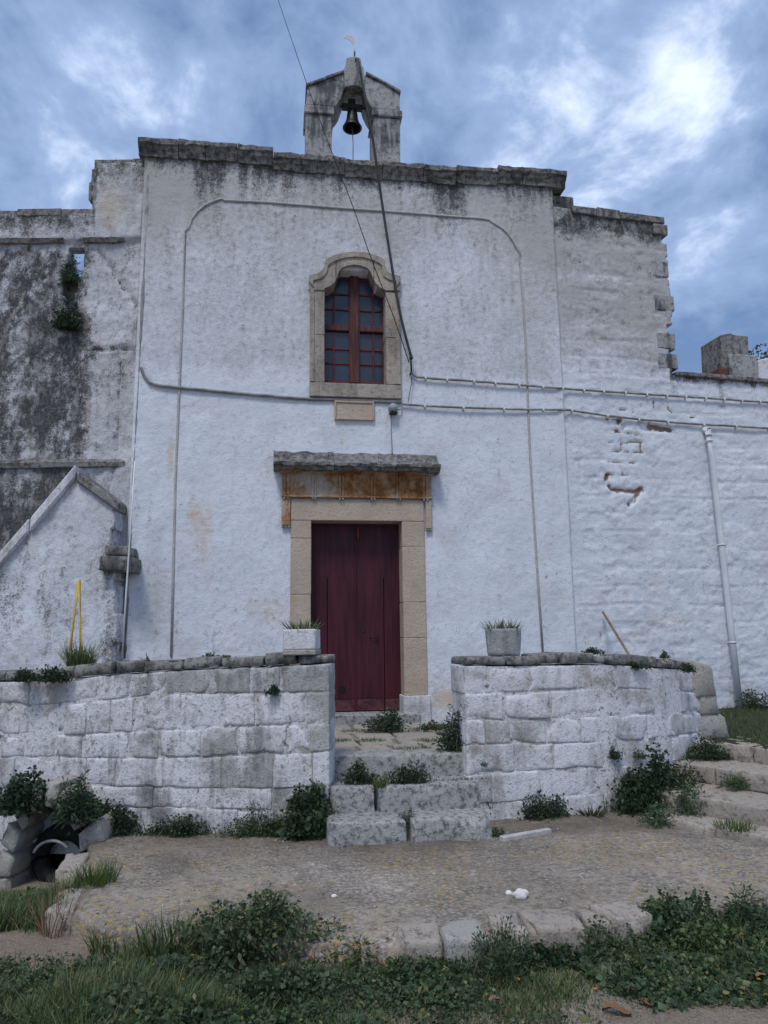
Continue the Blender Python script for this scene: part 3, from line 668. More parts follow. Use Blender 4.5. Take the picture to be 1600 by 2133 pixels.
# bell gable ----------------------------------------------------------------
FB = Frame(0, .10, 0); bg_ = empty('bell_gable', (0, 0, 0), parent=chapel)
def Bp(px, py): return FB.px(px, py)
th0, th1 = 0.0, -.46
def gpoly(name, pts, o0=th0, o1=th1, mat=None, bev=.010): return fprism(name, FB, [Bp(*p) for p in pts], o0, o1, mat or M['gable'], bg_, bev)
gpoly('pier', [(637, 345), (691, 345), (691, 241), (637, 236)]); gpoly('pier', [(778, 345), (834, 345), (834, 248), (778, 243)])
gpoly('pier_cap', [(633, 236), (696, 240.5), (696, 224), (634, 219)], .03, -.49, None, .012); gpoly('pier_cap', [(774, 242), (838, 247), (837, 232), (776, 227)], .03, -.49, None, .012)
gpoly('gable_stone', [(637, 218.5), (697, 223), (703, 217), (709, 207), (713, 196), (717, 186), (716, 155), (694, 163), (640, 183)], .01)
gpoly('gable_stone', [(776, 226.5), (833, 231), (832, 197), (805, 180), (762, 159), (759, 190), (763, 202), (768, 214)], .01)
gpoly('keystone', [(717.5, 186), (722, 181), (729, 178), (737, 177.5), (746, 178.5), (754, 183), (758.5, 190), (761.5, 159), (757, 156), (757, 140), (752, 138), (751, 122), (738, 118), (722, 121), (721, 140), (716.5, 142)], .015)
gpoly('finial_block', [(728, 118), (748, 119.5), (747, 112), (730, 111)], -.08, -.34, M['coping'], .006)
rc = random.Random(9)
for a, b in (((637, 183), (677, 169.5)), ((677.6, 169), (716, 154)), ((762, 158), (797, 175)), ((797.6, 175.6), (834, 198))):
    (ua, za), (ub, zb_) = Bp(*a), Bp(*b)
    fprism('coping_slab', FB, [(ua, za), (ub, zb_), (ub, zb_+.035+rc.uniform(0, .02)), (ua, za+.035+rc.uniform(0, .02))], .04, -.50, M['cornice'], bg_, .006)
uu, zv = Bp(741, 116); tube('finial_rod', [FB.pt(uu, -.2, zv-.05), FB.pt(uu+.006, -.2, zv+.24)], .012, M['iron'], bg_)
# wind vane on its rod: pale sheet, cock-like outline worn to a scrap
vane = empty('wind_vane', FB.pt(uu, -.2, zv+.2), 'small pale metal wind vane above the bell gable', 'wind vane')
vu, vz = FB.px(727, 78, -.2)
tube('vane_rod', [FB.pt(uu+.006, -.2, zv+.2), FB.pt(uu+.006, -.2, zv+.36)], .006, M['vane'], vane)
fprism('vane_plate', FB, [(vu-.07, vz-.02), (vu-.03, vz+.035), (vu+.0, vz+.02), (vu+.035, vz+.07), (vu+.05, vz+.01), (vu+.09, vz-.02), (uu+.012, zv+.36), (uu+.0, zv+.33), (vu+.02, vz-.05), (vu-.02, vz-.035)], -.196, -.204, M['vane'], vane, 0)
# bell
bu, bz = FB.px(734, 268, -.22); bell = empty('bell', FB.pt(bu, -.22, bz), 'dark bronze bell hanging in the bell gable arch', 'bell')
bc = FB.pt(bu, -.22, bz)
lathe('bell_body', bc, [(.115, .012), (.137, .0), (.140, .012), (.118, .05), (.095, .10), (.082, .16), (.076, .22), (.070, .26), (.05, .285), (0, .295)], M['bronze'], bell)
fbox('yoke', FB, bu-.15, bu+.15, -.17, -.27, bz+.30, bz+.37, M['iron'], bell, .012); fbox('crown', FB, bu-.06, bu+.045, -.18, -.26, bz+.28, bz+.46, M['iron'], bell, .012)
tube('axle', [FB.pt(FB.px(700, 225, -.22)[0], -.22, bz+.335), FB.pt(FB.px(772, 225, -.22)[0], -.22, bz+.335)], .014, M['iron'], bell)
tube('clapper', [FB.pt(bu, -.22, bz+.25), FB.pt(bu, -.22, bz-.01)], .018, M['iron'], bell, 8)
tube('bell_rope', [FB.pt(bu, -.22, bz), FB.pt(bu+.01, -.215, bz-.25), FB.pt(bu+.004, -.21, 8.02)], .006, M['wood'], bell)

# right wing -----------------------------------------------------------------
wing = empty('side_wing', FR.pt(1.5, 0, .3), 'rough whitewashed wing wall stepping down right of the chapel', 'wall')
TOP1 = FR.px(1300, 448)[1]; TOP2 = 5.22; UR = FR.px(1388, 600)[0]
def jag(Z): return np.where(vn(Z*3.9+.3, Z*0, 71) > .5, .05, -.03) + .02*(vn(Z*14, Z*0, 72)-.5)
def rkeep(U, Z):
    up = (U < UR+jag(Z)) & (Z < TOP1-.02+.02*vn(U*7, U*0, 73))
    return up | (Z < TOP2-.03+.03*vn(U*5, U*0, 74))
J = lambda a, b, c, d: (*FR.px(a, b), *FR.px(c, d))
JS = [J(1263, 873, 1297, 876), J(1266, 894, 1287, 896), J(1270, 919, 1349, 922), J(1263, 938, 1342, 942), J(1263, 960, 1335, 965), J(1263, 989, 1328, 992), J(1295, 917, 1296, 940), J(1295, 963, 1296, 990), J(1333, 920, 1336, 942), J(1361, 836, 1363, 855), J(1290, 852, 1320, 857), J(1336, 846, 1345, 868), J(1392, 850, 1402, 862), J(1310, 868, 1330, 874), J(1283, 900, 1330, 905), J(1440, 870, 1460, 872)]
JH = [J(1265, 990, 1262, 1006), J(1262, 1006, 1273, 1020), J(1273, 1020, 1339, 1024), J(1336, 1018, 1322, 1040), J(1324, 1038, 1311, 1052), J(1332, 882, 1400, 898), J(1340, 892, 1380, 896), J(1290, 878, 1300, 890)]
def rdisp(U, Z):
    row = np.floor(Z/.245+.35*(vn(U*1.3, Z*0, 80)-.5)); fr = np.abs((Z/.245+.35*(vn(U*1.3, Z*0, 80)-.5))-row-.5)*2
    colu = U/.5+row*.37; fc = np.abs(colu-np.floor(colu)-.5)*2
    groove = np.maximum(sst(fr, .80, 1.0), sst(fc, .90, 1.0)*.7)*sst(fbm(U*2, Z*2, 83), .42, .62)
    lum = _h(np.floor(colu).astype(int), row.astype(int), 5)-.5
    d = .016*(fbm(U*1.1, Z*1.6, 81, 3)-.5) + .012*(fbm(U*5, Z*5.6, 82, 5, .65)-.5) + .004*lum - .011*groove - .009*sst(fbm(U*6, Z*9, 99, 3), .60, .68)
    d = d + .005*sst(fbm(U*4.0, Z*8, 84, 3), .5, .56)
    s1 = segs(U + .02*(vn(U*20, Z*20, 85)-.5), Z+.02*(vn(U*20, Z*20, 86)-.5), JS, .019); s2 = segs(U+.03*(vn(U*16, Z*16, 87)-.5), Z+.03*(vn(U*16, Z*16, 88)-.5), JH, .042)
    return d*(.35+.65*sst(U, .0, .3)) - .022*s1*sst(fbm(U*9, Z*9, 89), .32, .5) - .035*s2
def rrust(U, Z):
    s1 = segs(U+.02*(vn(U*20, Z*20, 85)-.5), Z+.02*(vn(U*20, Z*20, 86)-.5), JS, .020); s2 = segs(U+.03*(vn(U*16, Z*16, 87)-.5), Z+.03*(vn(U*16, Z*16, 88)-.5), JH, .044)
    u, z = FR.px(1252, 1325)
    return 1.0*s1*sst(fbm(U*9, Z*9, 89), .36, .54) + 1.1*s2*sst(fbm(U*12, Z*12, 90), .28, .46) + .7*blob(U, Z, u, z, .03, .08)
def rgrey(U, Z): return .06 + .80*sst(Z, 4.9, 5.7)*(.45+1.0*fbm(U*1.6, Z*3.5, 91)) + .2*sst(Z, 6.3, 7.5)
def rdirt(U, Z):
    d = 1.0*sst(Z, TOP1-.55, TOP1-.05)*(.30+.9*fbm(U*2.6, Z*1.2, 92))*(U < UR+.2) + .5*sst(Z, TOP1-1.1, TOP1-.5)*sst(fbm(U*2.4, Z*4, 93), .46, .66)*(U < UR+.2)
    d = d + .30*sst(Z, 5.7, 6.6)*sst(fbm(U*3, Z*5, 97), .5, .62)*(U < UR+.2)
    d = d + (U > UR-.05)*(Z < TOP2+.1)*(.95*sst(Z, TOP2-.13, TOP2-.03)*(.5+.7*fbm(U*3, Z*.6, 94)) + .5*sst(Z, TOP2-.5, TOP2-.1)*sst(fbm(U*2.6, Z*.5, 95), .5, .7))
    return d + .22*segs(U, Z, [(.0, 6.1, UR, 6.05)], .05)
def rochre(U, Z):
    o = .12*fbm(U*1.2, Z*3, 96)*sst(2.6-Z, 0, 1.2) + .25*sst(1.0-Z, 0, .4)*fbm(U*3, Z*3, 98)*1.4
    for px, py, a, b, w in ((1400, 1290, .5, .16, .42), (1300, 1330, .35, .15, .35), (1380, 1180, .5, .2, .22), (1225, 1300, .06, .5, .35), (1550, 1440, .3, .2, .4)):
        u, z = FR.px(px, py); o = o + w*blob(U, Z, u, z, a, b)
    return o
mask_wall('wing_wall', FR, 0, 6.6, .2, TOP1+.02, .025, rkeep, rdisp, .42, M['rough_wash'], wing, {'grey': rgrey, 'dirt': rdirt, 'ochre': rochre, 'rust': rrust})
fbox('wing_body', FR, .1, UR-.15, -.43, -3.5, -.2, TOP1-.15, M['roof'], wing, .02); fbox('wing_body', FR, UR-.14, 6.5, -.43, -3.4, -.2, TOP2-.3, M['roof'], wing, .02)
rc = random.Random(21); u = .30
while u < UR-.02:
    w = rc.uniform(.35, .55); u2 = u+w if UR-(u+w) > .25 else UR+.04
    fbox('parapet_stone', FR, u+.003, u2-.003, .035+rc.uniform(-.01, .01), -.40, TOP1-.085+rc.uniform(-.01, .01), TOP1+.035+rc.uniform(-.012, .012), M['cornice'], wing, .012, .006, rc); u = u2
fbox('corner_stone', FR, UR-.16, UR+.075, .045, -.41, TOP1-.26, TOP1-.09, M['cornice'], wing, .015, .008)
for zq, w in ((6.30, .085), (5.72, .06), (5.42, .075), (6.82, .045)):
    fbox('quoin_stone', FR, UR-.22, UR+w+.02, .006, -.40, zq-.12, zq+.12, M['gable'], wing, .014, .008)
u = UR+.02
while u < 6.5:
    w = rc.uniform(.4, .7); fbox('coping_slab', FR, u+.003, u+w-.003, .05+rc.uniform(-.015, .012), -.42, TOP2-.03, TOP2+.03+rc.uniform(-.008, .012), M['cornice'], wing, .01, .006, rc); u += w
# things standing on the low roof of the wing
FCk = Frame(3.75, .45, R(5))
ch = empty('chimney', FCk.pt(2.6, 0, 5.2), 'squat mouldy stone chimney with a brick ledge on the low roof', 'chimney')
def Cp(px, py): return FCk.px(px, py)
fprism('chimney_block', FCk, [Cp(1506, 768), Cp(1562, 772), Cp(1559, 700), Cp(1527, 699), Cp(1524, 693), Cp(1502, 697)], 0, -.5, M['coping'], ch, .012)
fprism('chimney_base', FCk, [(Cp(1516, 800)[0], 4.9), (Cp(1574, 800)[0], 4.9), Cp(1572, 742), Cp(1514, 739)], .05, -.40, M['gable'], ch, .012)
fbox('brick_ledge', FCk, Cp(1496, 770)[0], Cp(1514, 770)[0], .02, -.52, Cp(1460, 782)[1], Cp(1460, 763)[1], M['brick'], ch, .015, .008)
fbox('chimney_foot', FCk, Cp(1503, 770)[0], Cp(1512, 770)[0], .0, -.5, 4.9, Cp(1460, 783)[1], M['gable'], ch, .015, .008)
rp = fprism('roof_parapet', FCk, [(Cp(1577, 800)[0], 4.9), (6.4, 4.9), (6.4, Cp(1600, 748)[1]+.02), Cp(1600, 746), Cp(1577, 751)], .03, -.5, M['blocks'], None, .015)
tag(rp, 'whitewashed parapet block beside the chimney at the right edge', 'parapet')

# old wall on the left --------------------------------------------------------
old = empty('old_wall', FL.pt(-1.5, 0, 0), 'black-stained old wall with a broken slit, left of the chapel', 'wall')
LT1 = FL.px(100, 446)[1]; LT0 = FL.px(240, 341)[1]; LU = FL.px(195, 400)[0]
h0 = FL.px(138, 515); h1 = FL.px(172, 515); h2 = FL.px(172, 640)
def lkeep(U, Z):
    up = (Z < LT1-.02) | ((U > LU+.03*(vn(Z*5, Z*0, 101)-.5)) & (Z < LT0-.02))
    cen = (h0[0]+h1[0])/2 + .03*np.sin(Z*6); wdt = (h1[0]-h0[0])/2*(1-.55*sst(h0[1]-Z, .45, 1.15))+.03*(vn(Z*7, Z*0+U*0, 102)-.5)
    hole = (np.abs(U-cen) < wdt) & (Z < h0[1]) & (Z > h2[1]-.25)
    return up & ~hole
Lp = lambda a, b: FL.px(a, b)
def lseg(a, b, c, d): return (*FL.px(a, b), *FL.px(c, d))
CR = [lseg(252, 760, 246, 850), lseg(246, 850, 240, 960), lseg(240, 960, 226, 1020), lseg(195, 726, 290, 730), lseg(205, 520, 285, 640)]
def ldisp(U, Z):
    d = .045*(fbm(U*.9, Z*.9, 103, 3)-.5) + .05*(fbm(U*3.5, Z*4.2, 104, 4)-.5) + .02*(fbm(U*11, Z*13, 105, 3)-.5)
    d = d + .05*sst(Z, FL.px(100, 505)[1]-.02, FL.px(100, 505)[1]+.02)
    d = d - .03*segs(U+.05*(vn(U*6, Z*6, 106)-.5), Z+.05*(vn(U*6, Z*6, 107)-.5), CR, .04)
    d = d + .04*sst(U, -.38, -.30)*sst(fbm(U*2, Z*1.2, 108), .35, .6)
    return d - .02*blob(U, Z, *Lp(180, 870), .09, .5)
def ldirt(U, Z):
    base = 1.2*(.34+1.0*fbm(U*1.1, Z*.9, 111)+.9*(fbm(U*4.5, Z*3.2, 118, 4)-.5)+.9*(fbm(U*13, Z*9, 119, 3)-.5)) * (1-.78*sst(U, -.85, -.45))
    base = base + .45*(sst(fbm(U*6, Z*3.6, 112, 4), .40, .62)-.3)*(1-.6*sst(U, -.8, -.5))
    base = base*(1-.65*sst(Z, Lp(100, 530)[1], Lp(100, 505)[1])) + .8*sst(Z, LT1-.42, LT1-.08)*(.35+.9*fbm(U*4, Z*.7, 113))*(U < LU+.05)
    base = base + (U > LU)*.75*sst(Z, LT0-.55, LT0-.05)*(.3+.9*fbm(U*5, Z*.7, 114))
    base = base + .10*sst(Lp(0, 960)[1]-Z, 0, .35)*sst(-U, .7, 1.1) - .35*blob(U, Z, *Lp(110, 960), 1.2, .10)
    return base + .6*segs(U, Z, CR, .035)*.8
def lgrey(U, Z): return .40 + .30*fbm(U*1.8, Z*1.4, 115)
def lochre(U, Z): return .22*fbm(U*2, Z*1.2, 116)*sst(Z, 6.4, 7) + .45*blob(U, Z, *Lp(235, 430), .3, .5)
def lrust(U, Z): return .95*(blob(U, Z, *Lp(184, 855), .055, .42) + .55*blob(U, Z, *Lp(178, 690), .05, .3))*(.4+.9*fbm(U*10, Z*3, 117))
mask_wall('wall_face', FL, -5.2, 0, -.3, LT0, .03, lkeep, ldisp, .16, M['oldwall'], old, {'grey': lgrey, 'dirt': ldirt, 'ochre': lochre, 'rust': lrust})
rc = random.Random(31); u = -5.2
while u < LU-.05:
    w = rc.uniform(.3, .6); u2 = u+w if LU-(u+w) > .2 else LU
    fbox('parapet_stone', FL, u+.003, u2-.003, .05+rc.uniform(-.01, .01), -.36, LT1-.06, LT1+.04+rc.uniform(-.012, .012), M['cornice'], old, .012, .006, rc); u = u2
u = LU
while u < -.03:
    w = rc.uniform(.2, .3); u2 = u+w if -(u+w) > .12 else .04
    fbox('parapet_stone', FL, u+.002, u2-.002, .04+rc.uniform(-.01, .01), -.36, LT0-.05, LT0+.045+rc.uniform(-.01, .01), M['cornice'], old, .012, .006, rc); u = u2
fbox('slit_back', FL, h0[0]-.1, h1[0]+.12, -.165, -.40, h2[1]-.4, Lp(150, 566)[1], M['coping'], old, .02)
sq = FL.px(189, 385); fbox('broken_corner', FL, LU-.06, LU+.05, .03, -.3, sq[1]-.25, sq[1]+.03, M['coping'], old, .015, .01)
s1 = FL.px(0, 968)[1]
fprofile('string_course', FL, -5.1, -.08, [(-.05, s1-.05), (.035, s1-.045), (.045, s1+.01), (.015, s1+.055), (-.05, s1+.055)], M['coping'], old, .008, 14, rc)
s2 = FL.px(100, 505)[1]
fprofile('string_course', FL, h1[0]+.02, -.22, [(-.05, s2-.03), (.055, s2-.03), (.08, s2+.02), (.03, s2+.05), (-.05, s2+.05)], M['coping'], old, .006, 4, rc)
fprofile('string_course', FL, -5.1, h0[0]-.02, [(-.05, s2-.03), (.055, s2-.03), (.08, s2+.02), (.03, s2+.05), (-.05, s2+.05)], M['coping'], old, .006, 12, rc)
# lean-to gable in front of it
LO = .34
lean = empty('lean_to', FL.pt(-1.2, LO, 0), 'low gabled lean-to with a pale sloping coping at the left edge', 'outbuilding')
def Lq(px, py): return FL.px(px, py, LO)
pk = Lq(158, 990); lf = Lq(0, 1172); rt_ = Lq(243, 1050); sl = (pk[1]-lf[1])/(pk[0]-lf[0]); sr = (rt_[1]-pk[1])/(rt_[0]-pk[0])
def nkeep(U, Z):
    t = np.where(U < pk[0], pk[1]+(U-pk[0])*sl, pk[1]+(U-pk[0])*sr)
    return (Z < t) & (U < rt_[0]-.03+.05*(vn(Z*4, U*0, 121)-.5) + .07*(Z < Lq(230, 1150)[1]))
def ndisp(U, Z): return LO+.035*(fbm(U*1.6, Z*1.4, 122, 3)-.5)+.03*(fbm(U*5, Z*5, 123, 4)-.5)
def ndirt(U, Z):
    return .34*fbm(U*3, Z*1.5, 124)+.40*sst(fbm(U*4, Z*2, 125, 4), .48, .68)*sst(2.6-Z, 0, .6)+.55*blob(U, Z, *Lq(232, 1170), .12, .25)+.45*blob(U, Z, *Lq(225, 1300), .10, .5)+.3*blob(U, Z, *Lq(240, 1090), .08, .25)
mask_wall('gable_wall', FL, -3.6, .02, -.3, 3.9, .03, nkeep, ndisp, .33, M['rough_wash'], lean, {'grey': lambda U, Z: .28+.45*fbm(U*2, Z*1.6, 126), 'dirt': ndirt, 'ochre': lambda U, Z: .12*fbm(U*2, Z*2, 127), 'rust': lambda U, Z: 0*U})
n = 6; ue = -3.6
rc = random.Random(41)
for i in range(n):
    a, b = pk[0]+.02+(ue-pk[0])*i/n, pk[0]+.02+(ue-pk[0])*(i+1)/n
    za, zb_ = pk[1]+(a-pk[0])*sl, pk[1]+(b-pk[0])*sl
    fprism('coping_slab', FL, [(b+.006, zb_-.08), (a-.006, za-.08), (a-.006, za+.10+rc.uniform(-.01, .01)), (b+.006, zb_+.10+rc.uniform(-.01, .01))], LO+.07, LO-.42, M['blocks'], lean, .02)
fprism('coping_slab', FL, [(pk[0]+.03, pk[1]-.09), (rt_[0]+.02, rt_[1]-.09), (rt_[0]+.02, rt_[1]+.03), (pk[0]+.03, pk[1]+.05)], LO+.06, LO-.40, M['coping'], lean, .02)
lu, lz_ = Lq(216, 1165)
rough_block('corbel_stone', [FL.pt(a, o, z) for a, o, z in ((lu, LO+.16, lz_-.14), (lu+.36, LO+.14, lz_-.16), (lu+.36, LO+.14, lz_+.02), (lu, LO+.16, lz_+.03), (lu, LO-.3, lz_-.14), (lu+.36, LO-.3, lz_-.16), (lu+.36, LO-.3, lz_+.02), (lu, LO-.3, lz_+.03))], M['cornice'], lean, seed=3)
rough_block('corbel_stone', [FL.pt(a, o, z) for a, o, z in ((lu+.03, LO+.08, lz_+.03), (lu+.33, LO+.07, lz_+.03), (lu+.30, LO+.07, lz_+.15), (lu+.03, LO+.08, lz_+.16), (lu+.03, LO-.3, lz_+.03), (lu+.33, LO-.3, lz_+.03), (lu+.30, LO-.3, lz_+.15), (lu+.03, LO-.3, lz_+.16))], M['coping'], lean, seed=5)

# ------------------------------------------------------------------ pipes, cables, lamp on the chapel front
def wallpath(F, pts, o): return [F.pt(*(lambda q: (q[0], o, q[1]))(F.px(*p, o))) for p in pts]
# white rain pipe on the wing
pp = [(1475, 899), (1482, 950), (1505, 1150), (1522, 1300), (1541, 1474)]
pipe = empty('rain_pipe', FR.pt(2.3, .08, .6), 'white plastic rain pipe running down the wing wall', 'pipe')
ppw = wallpath(FR, pp, .09)
tube('pipe', ppw, .042, M['pvc'], pipe, 12)
e_ = ppw[0]; tube('pipe_elbow', [e_+Vector((0, .16, .0)), e_+Vector((0, .06, .045)), e_+Vector((0, .0, .02)), e_+Vector((.002, -.002, -.06))], .049, M['pvc'], pipe, 12)
for y in (918, 1135, 1338):
    u, z = FR.px(np.interp(y, [p[1] for p in pp], [p[0] for p in pp]), y, .09)
    lathe('pipe_clip', FR.pt(u, .09, z), [(.047, -.012), (.049, -.012), (.049, .012), (.047, .012)], M['clip'], pipe, 12)
    fbox('pipe_bracket', FR, u-.012, u+.012, .0, .05, z-.012, z+.012, M['clip'], pipe, 0)
# anchor and cables
au, az = FA.px(857, 775, .10); ank = FA.pt(au, .10, az)
anchor = empty('cable_anchor', FA.pt(au, 0, az), 'iron cable anchor with small insulator right of the window', 'anchor')
tube('anchor_bar', [FA.pt(au, -.05, az), ank, FA.pt(au-.005, .10, az+.24)], .012, M['iron'], anchor); lathe('insulator', FA.pt(au, .10, az+.20), [(0, -.03), (.022, -.025), (.026, 0), (.018, .01), (.024, .03), (0, .035)], M['iron'], anchor, 10)
def sag(a, b, s, n=16): return [a.lerp(b, i/n) - Vector((0, 0, s*4*(i/n)*(1-i/n))) for i in range(n+1)]
def wirepath(px_o): return [FA.pt(FA.px(x_, y_, o_)[0], o_, FA.px(x_, y_, o_)[1]) for x_, y_, o_ in px_o]
def smooth(P, n=5):
    o_ = []
    for i in range(len(P)-1):
        p0, p1, p2, p3 = P[max(i-1, 0)], P[i], P[i+1], P[min(i+2, len(P)-1)]
        for k in range(n):
            t = k/n; o_.append(.5*((2*p1)+(p2-p0)*t+(2*p0-5*p1+4*p2-p3)*t*t+(3*p1-p0-3*p2+p3)*t**3))
    return o_+[P[-1]]
tag(tube('thick_cable', smooth(wirepath(((857, 745, .10), (831, 640, .13), (803, 470, .18), (784, 340, .22), (772, 262, .25), (757, 185, .27), (747, 128, .26)))+[FB.pt(uu+.004, -.19, zv+.1)]), .017, M['cable'], None, 6), 'thick black cable from the anchor up to the bell gable tip', 'cable')
tag(tube('thin_cable', smooth(wirepath(((852, 755, .10), (820, 660, .25), (772, 535, .5), (735, 430, .75), (700, 340, 1.0), (662, 238, 1.35), (636, 165, 1.65), (604, 72, 2.1), (560, -60, 2.9), (500, -260, 4.2)))), .0075, M['cable'], None, 5, True, .25), 'thin dark wire slanting past the left bell gable pier into the sky', 'cable')
def cable2(name, label, pts, r, mat, o=.03, clips=0):
    w = [Fi.pt(Fi.px(*p, o)[0], o, Fi.px(*p, o)[1]) for Fi, p in pts]
    e = empty(name, w[0], label, 'cable'); fine = []
    for i in range(len(w)-1):
        for k in range(5): fine.append(w[i].lerp(w[i+1], k/5)+Vector((0, 0, random.uniform(-.003, .003))))
    fine.append(w[-1]); tube('cable_run', fine, r, mat, e, 6)
    if clips:
        L = [0]
        for i in range(len(fine)-1): L.append(L[-1]+(fine[i+1]-fine[i]).length)
        s = clips*.6
        while s < L[-1]:
            i = min(max(j for j in range(len(L)) if L[j] <= s), len(fine)-2); p = fine[i].lerp(fine[i+1], (s-L[i])/max(1e-6, L[i+1]-L[i]))
            bm = bmesh.new(); x, y, z = p; c_ = r*1.2
            hexa(bm, [Vector(t) for t in ((x-.012, y-c_, z-c_), (x+.012, y-c_, z-c_), (x+.012, y-c_, z+c_), (x-.012, y-c_, z+c_), (x-.012, y+.04, z-c_), (x+.012, y+.04, z-c_), (x+.012, y+.04, z+c_), (x-.012, y+.04, z+c_))], .003)
            from_bm('cable_clip', bm, M['clip'], e); s += clips*random.uniform(.85, 1.15)
    return e
cable2('upper_cable', 'upper grey cable with white clips running right from the anchor', [(FA, (858, 778)), (FA, (868, 785)), (FA, (900, 788)), (FA, (1000, 795)), (FA, (1100, 803)), (FA, (1160, 808)), (FR, (1185, 810)), (FR, (1300, 818)), (FR, (1410, 825)), (FR, (1500, 831)), (FR, (1600, 838)), (FR, (1760, 850))], .016, M['cable_grey'], .035, .33)
cable2('lower_cable', 'lower grey cable from the wall lamp to the right edge', [(FA, (838, 842)), (FA, (900, 846)), (FA, (1000, 850)), (FA, (1100, 853)), (FA, (1160, 853)), (FR, (1185, 854)), (FR, (1250, 864)), (FR, (1330, 873)), (FR, (1420, 881)), (FR, (1500, 886)), (FR, (1600, 892)), (FR, (1760, 902))], .015, M['cable_grey'], .035, .5)
cable2('sill_cable', 'grey painted cable from the left corner to the window sill', [(FA, (293, 765)), (FA, (300, 782)), (FA, (312, 797)), (FA, (330, 803)), (FA, (380, 808)), (FA, (450, 815)), (FA, (560, 825)), (FA, (640, 831)), (FA, (740, 834)), (FA, (836, 838))], .020, M['cable_grey'], .022, 0)
cable2('drop_wire', 'thin wire hanging from the anchor to the wall lamp', [(FA, (858, 785)), (FA, (856, 805)), (FA, (850, 838))], .005, M['cable'], .05)
cable2('door_wire', 'thin wire running down from the wall lamp to the door hood', [(FA, (815, 860)), (FA, (815, 900)), (FA, (817, 945))], .005, M['cable_grey'], .02)
lu_, lz2 = FA.px(819, 850, .06); lamp = empty('wall_lamp', FA.pt(lu_, 0, lz2), 'small round grey lamp housing below the window corner', 'lamp')
V = []; n = 14
prof = [(.02, -.0), (.055, .0), (.062, .03), (.058, .09), (.045, .12), (0, .125)]
Fc = []
for r_, o_ in prof:
    for k in range(n): V.append(FA.pt(lu_+r_*math.cos(2*math.pi*k/n), o_, lz2+r_*math.sin(2*math.pi*k/n)))
for i in range(len(prof)-1):
    for k in range(n): Fc.append((i*n+k, i*n+(k+1) % n, (i+1)*n+(k+1) % n, (i+1)*n+k))
mesh('lamp_housing', V, Fc, M['lampgrey'], lamp, True)
tube('lamp_bracket', [FA.pt(lu_+.05, .05, lz2-.02), FA.pt(lu_+.10, .05, lz2-.01), FA.pt(lu_+.115, .03, lz2+.04), FA.pt(lu_+.115, .0, lz2+.05)], .010, M['lampgrey'], lamp)
fbox('lamp_visor', FA, lu_-.05, lu_+.05, .02, .11, lz2-.085, lz2-.058, M['iron'], lamp, .008)
# white rod leaning in the corner
tag(tube('white_rod', [FL.pt(*(lambda q: (q[0], .50, q[1]))(FL.px(*p, .50))) for p in ((281, 960), (272, 1100), (262, 1250), (254, 1372))], .010, M['pvc'], None, 8), 'thin white rod leaning in the corner left of the chapel front', 'rod')

# ------------------------------------------------------------------ terrace parapets of stone blocks
class Poly:                        # a bent wall line: point, outward normal and top height at a distance u
    def __init__(s, pts, tops):
        s.p = [Vector((*q, 0)) for q in pts]; s.t = tops; s.L = [0.0]
        for i in range(len(pts)-1): s.L.append(s.L[-1]+(s.p[i+1]-s.p[i]).length)
        d = [(s.p[i+1]-s.p[i]).normalized() for i in range(len(pts)-1)]; v = [d[0]]+[(d[i]+d[i+1]).normalized() for i in range(len(d)-1)]+[d[-1]]
        s.n = [Vector((q.y, -q.x, 0)) for q in v]
    def at(s, u):
        u = min(max(u, 0), s.L[-1]); i = max(k for k in range(len(s.L)-1) if s.L[k] <= u+1e-9); t = (u-s.L[i])/(s.L[i+1]-s.L[i])
        return s.p[i].lerp(s.p[i+1], t), s.n[i].lerp(s.n[i+1], t).normalized(), s.t[i]+(s.t[i+1]-s.t[i])*t
    def pt(s, u, o, z):
        p, n, _ = s.at(u); q = p+n*o; return Vector((q.x, q.y, z))
    def top(s, u): return s.at(u)[2]
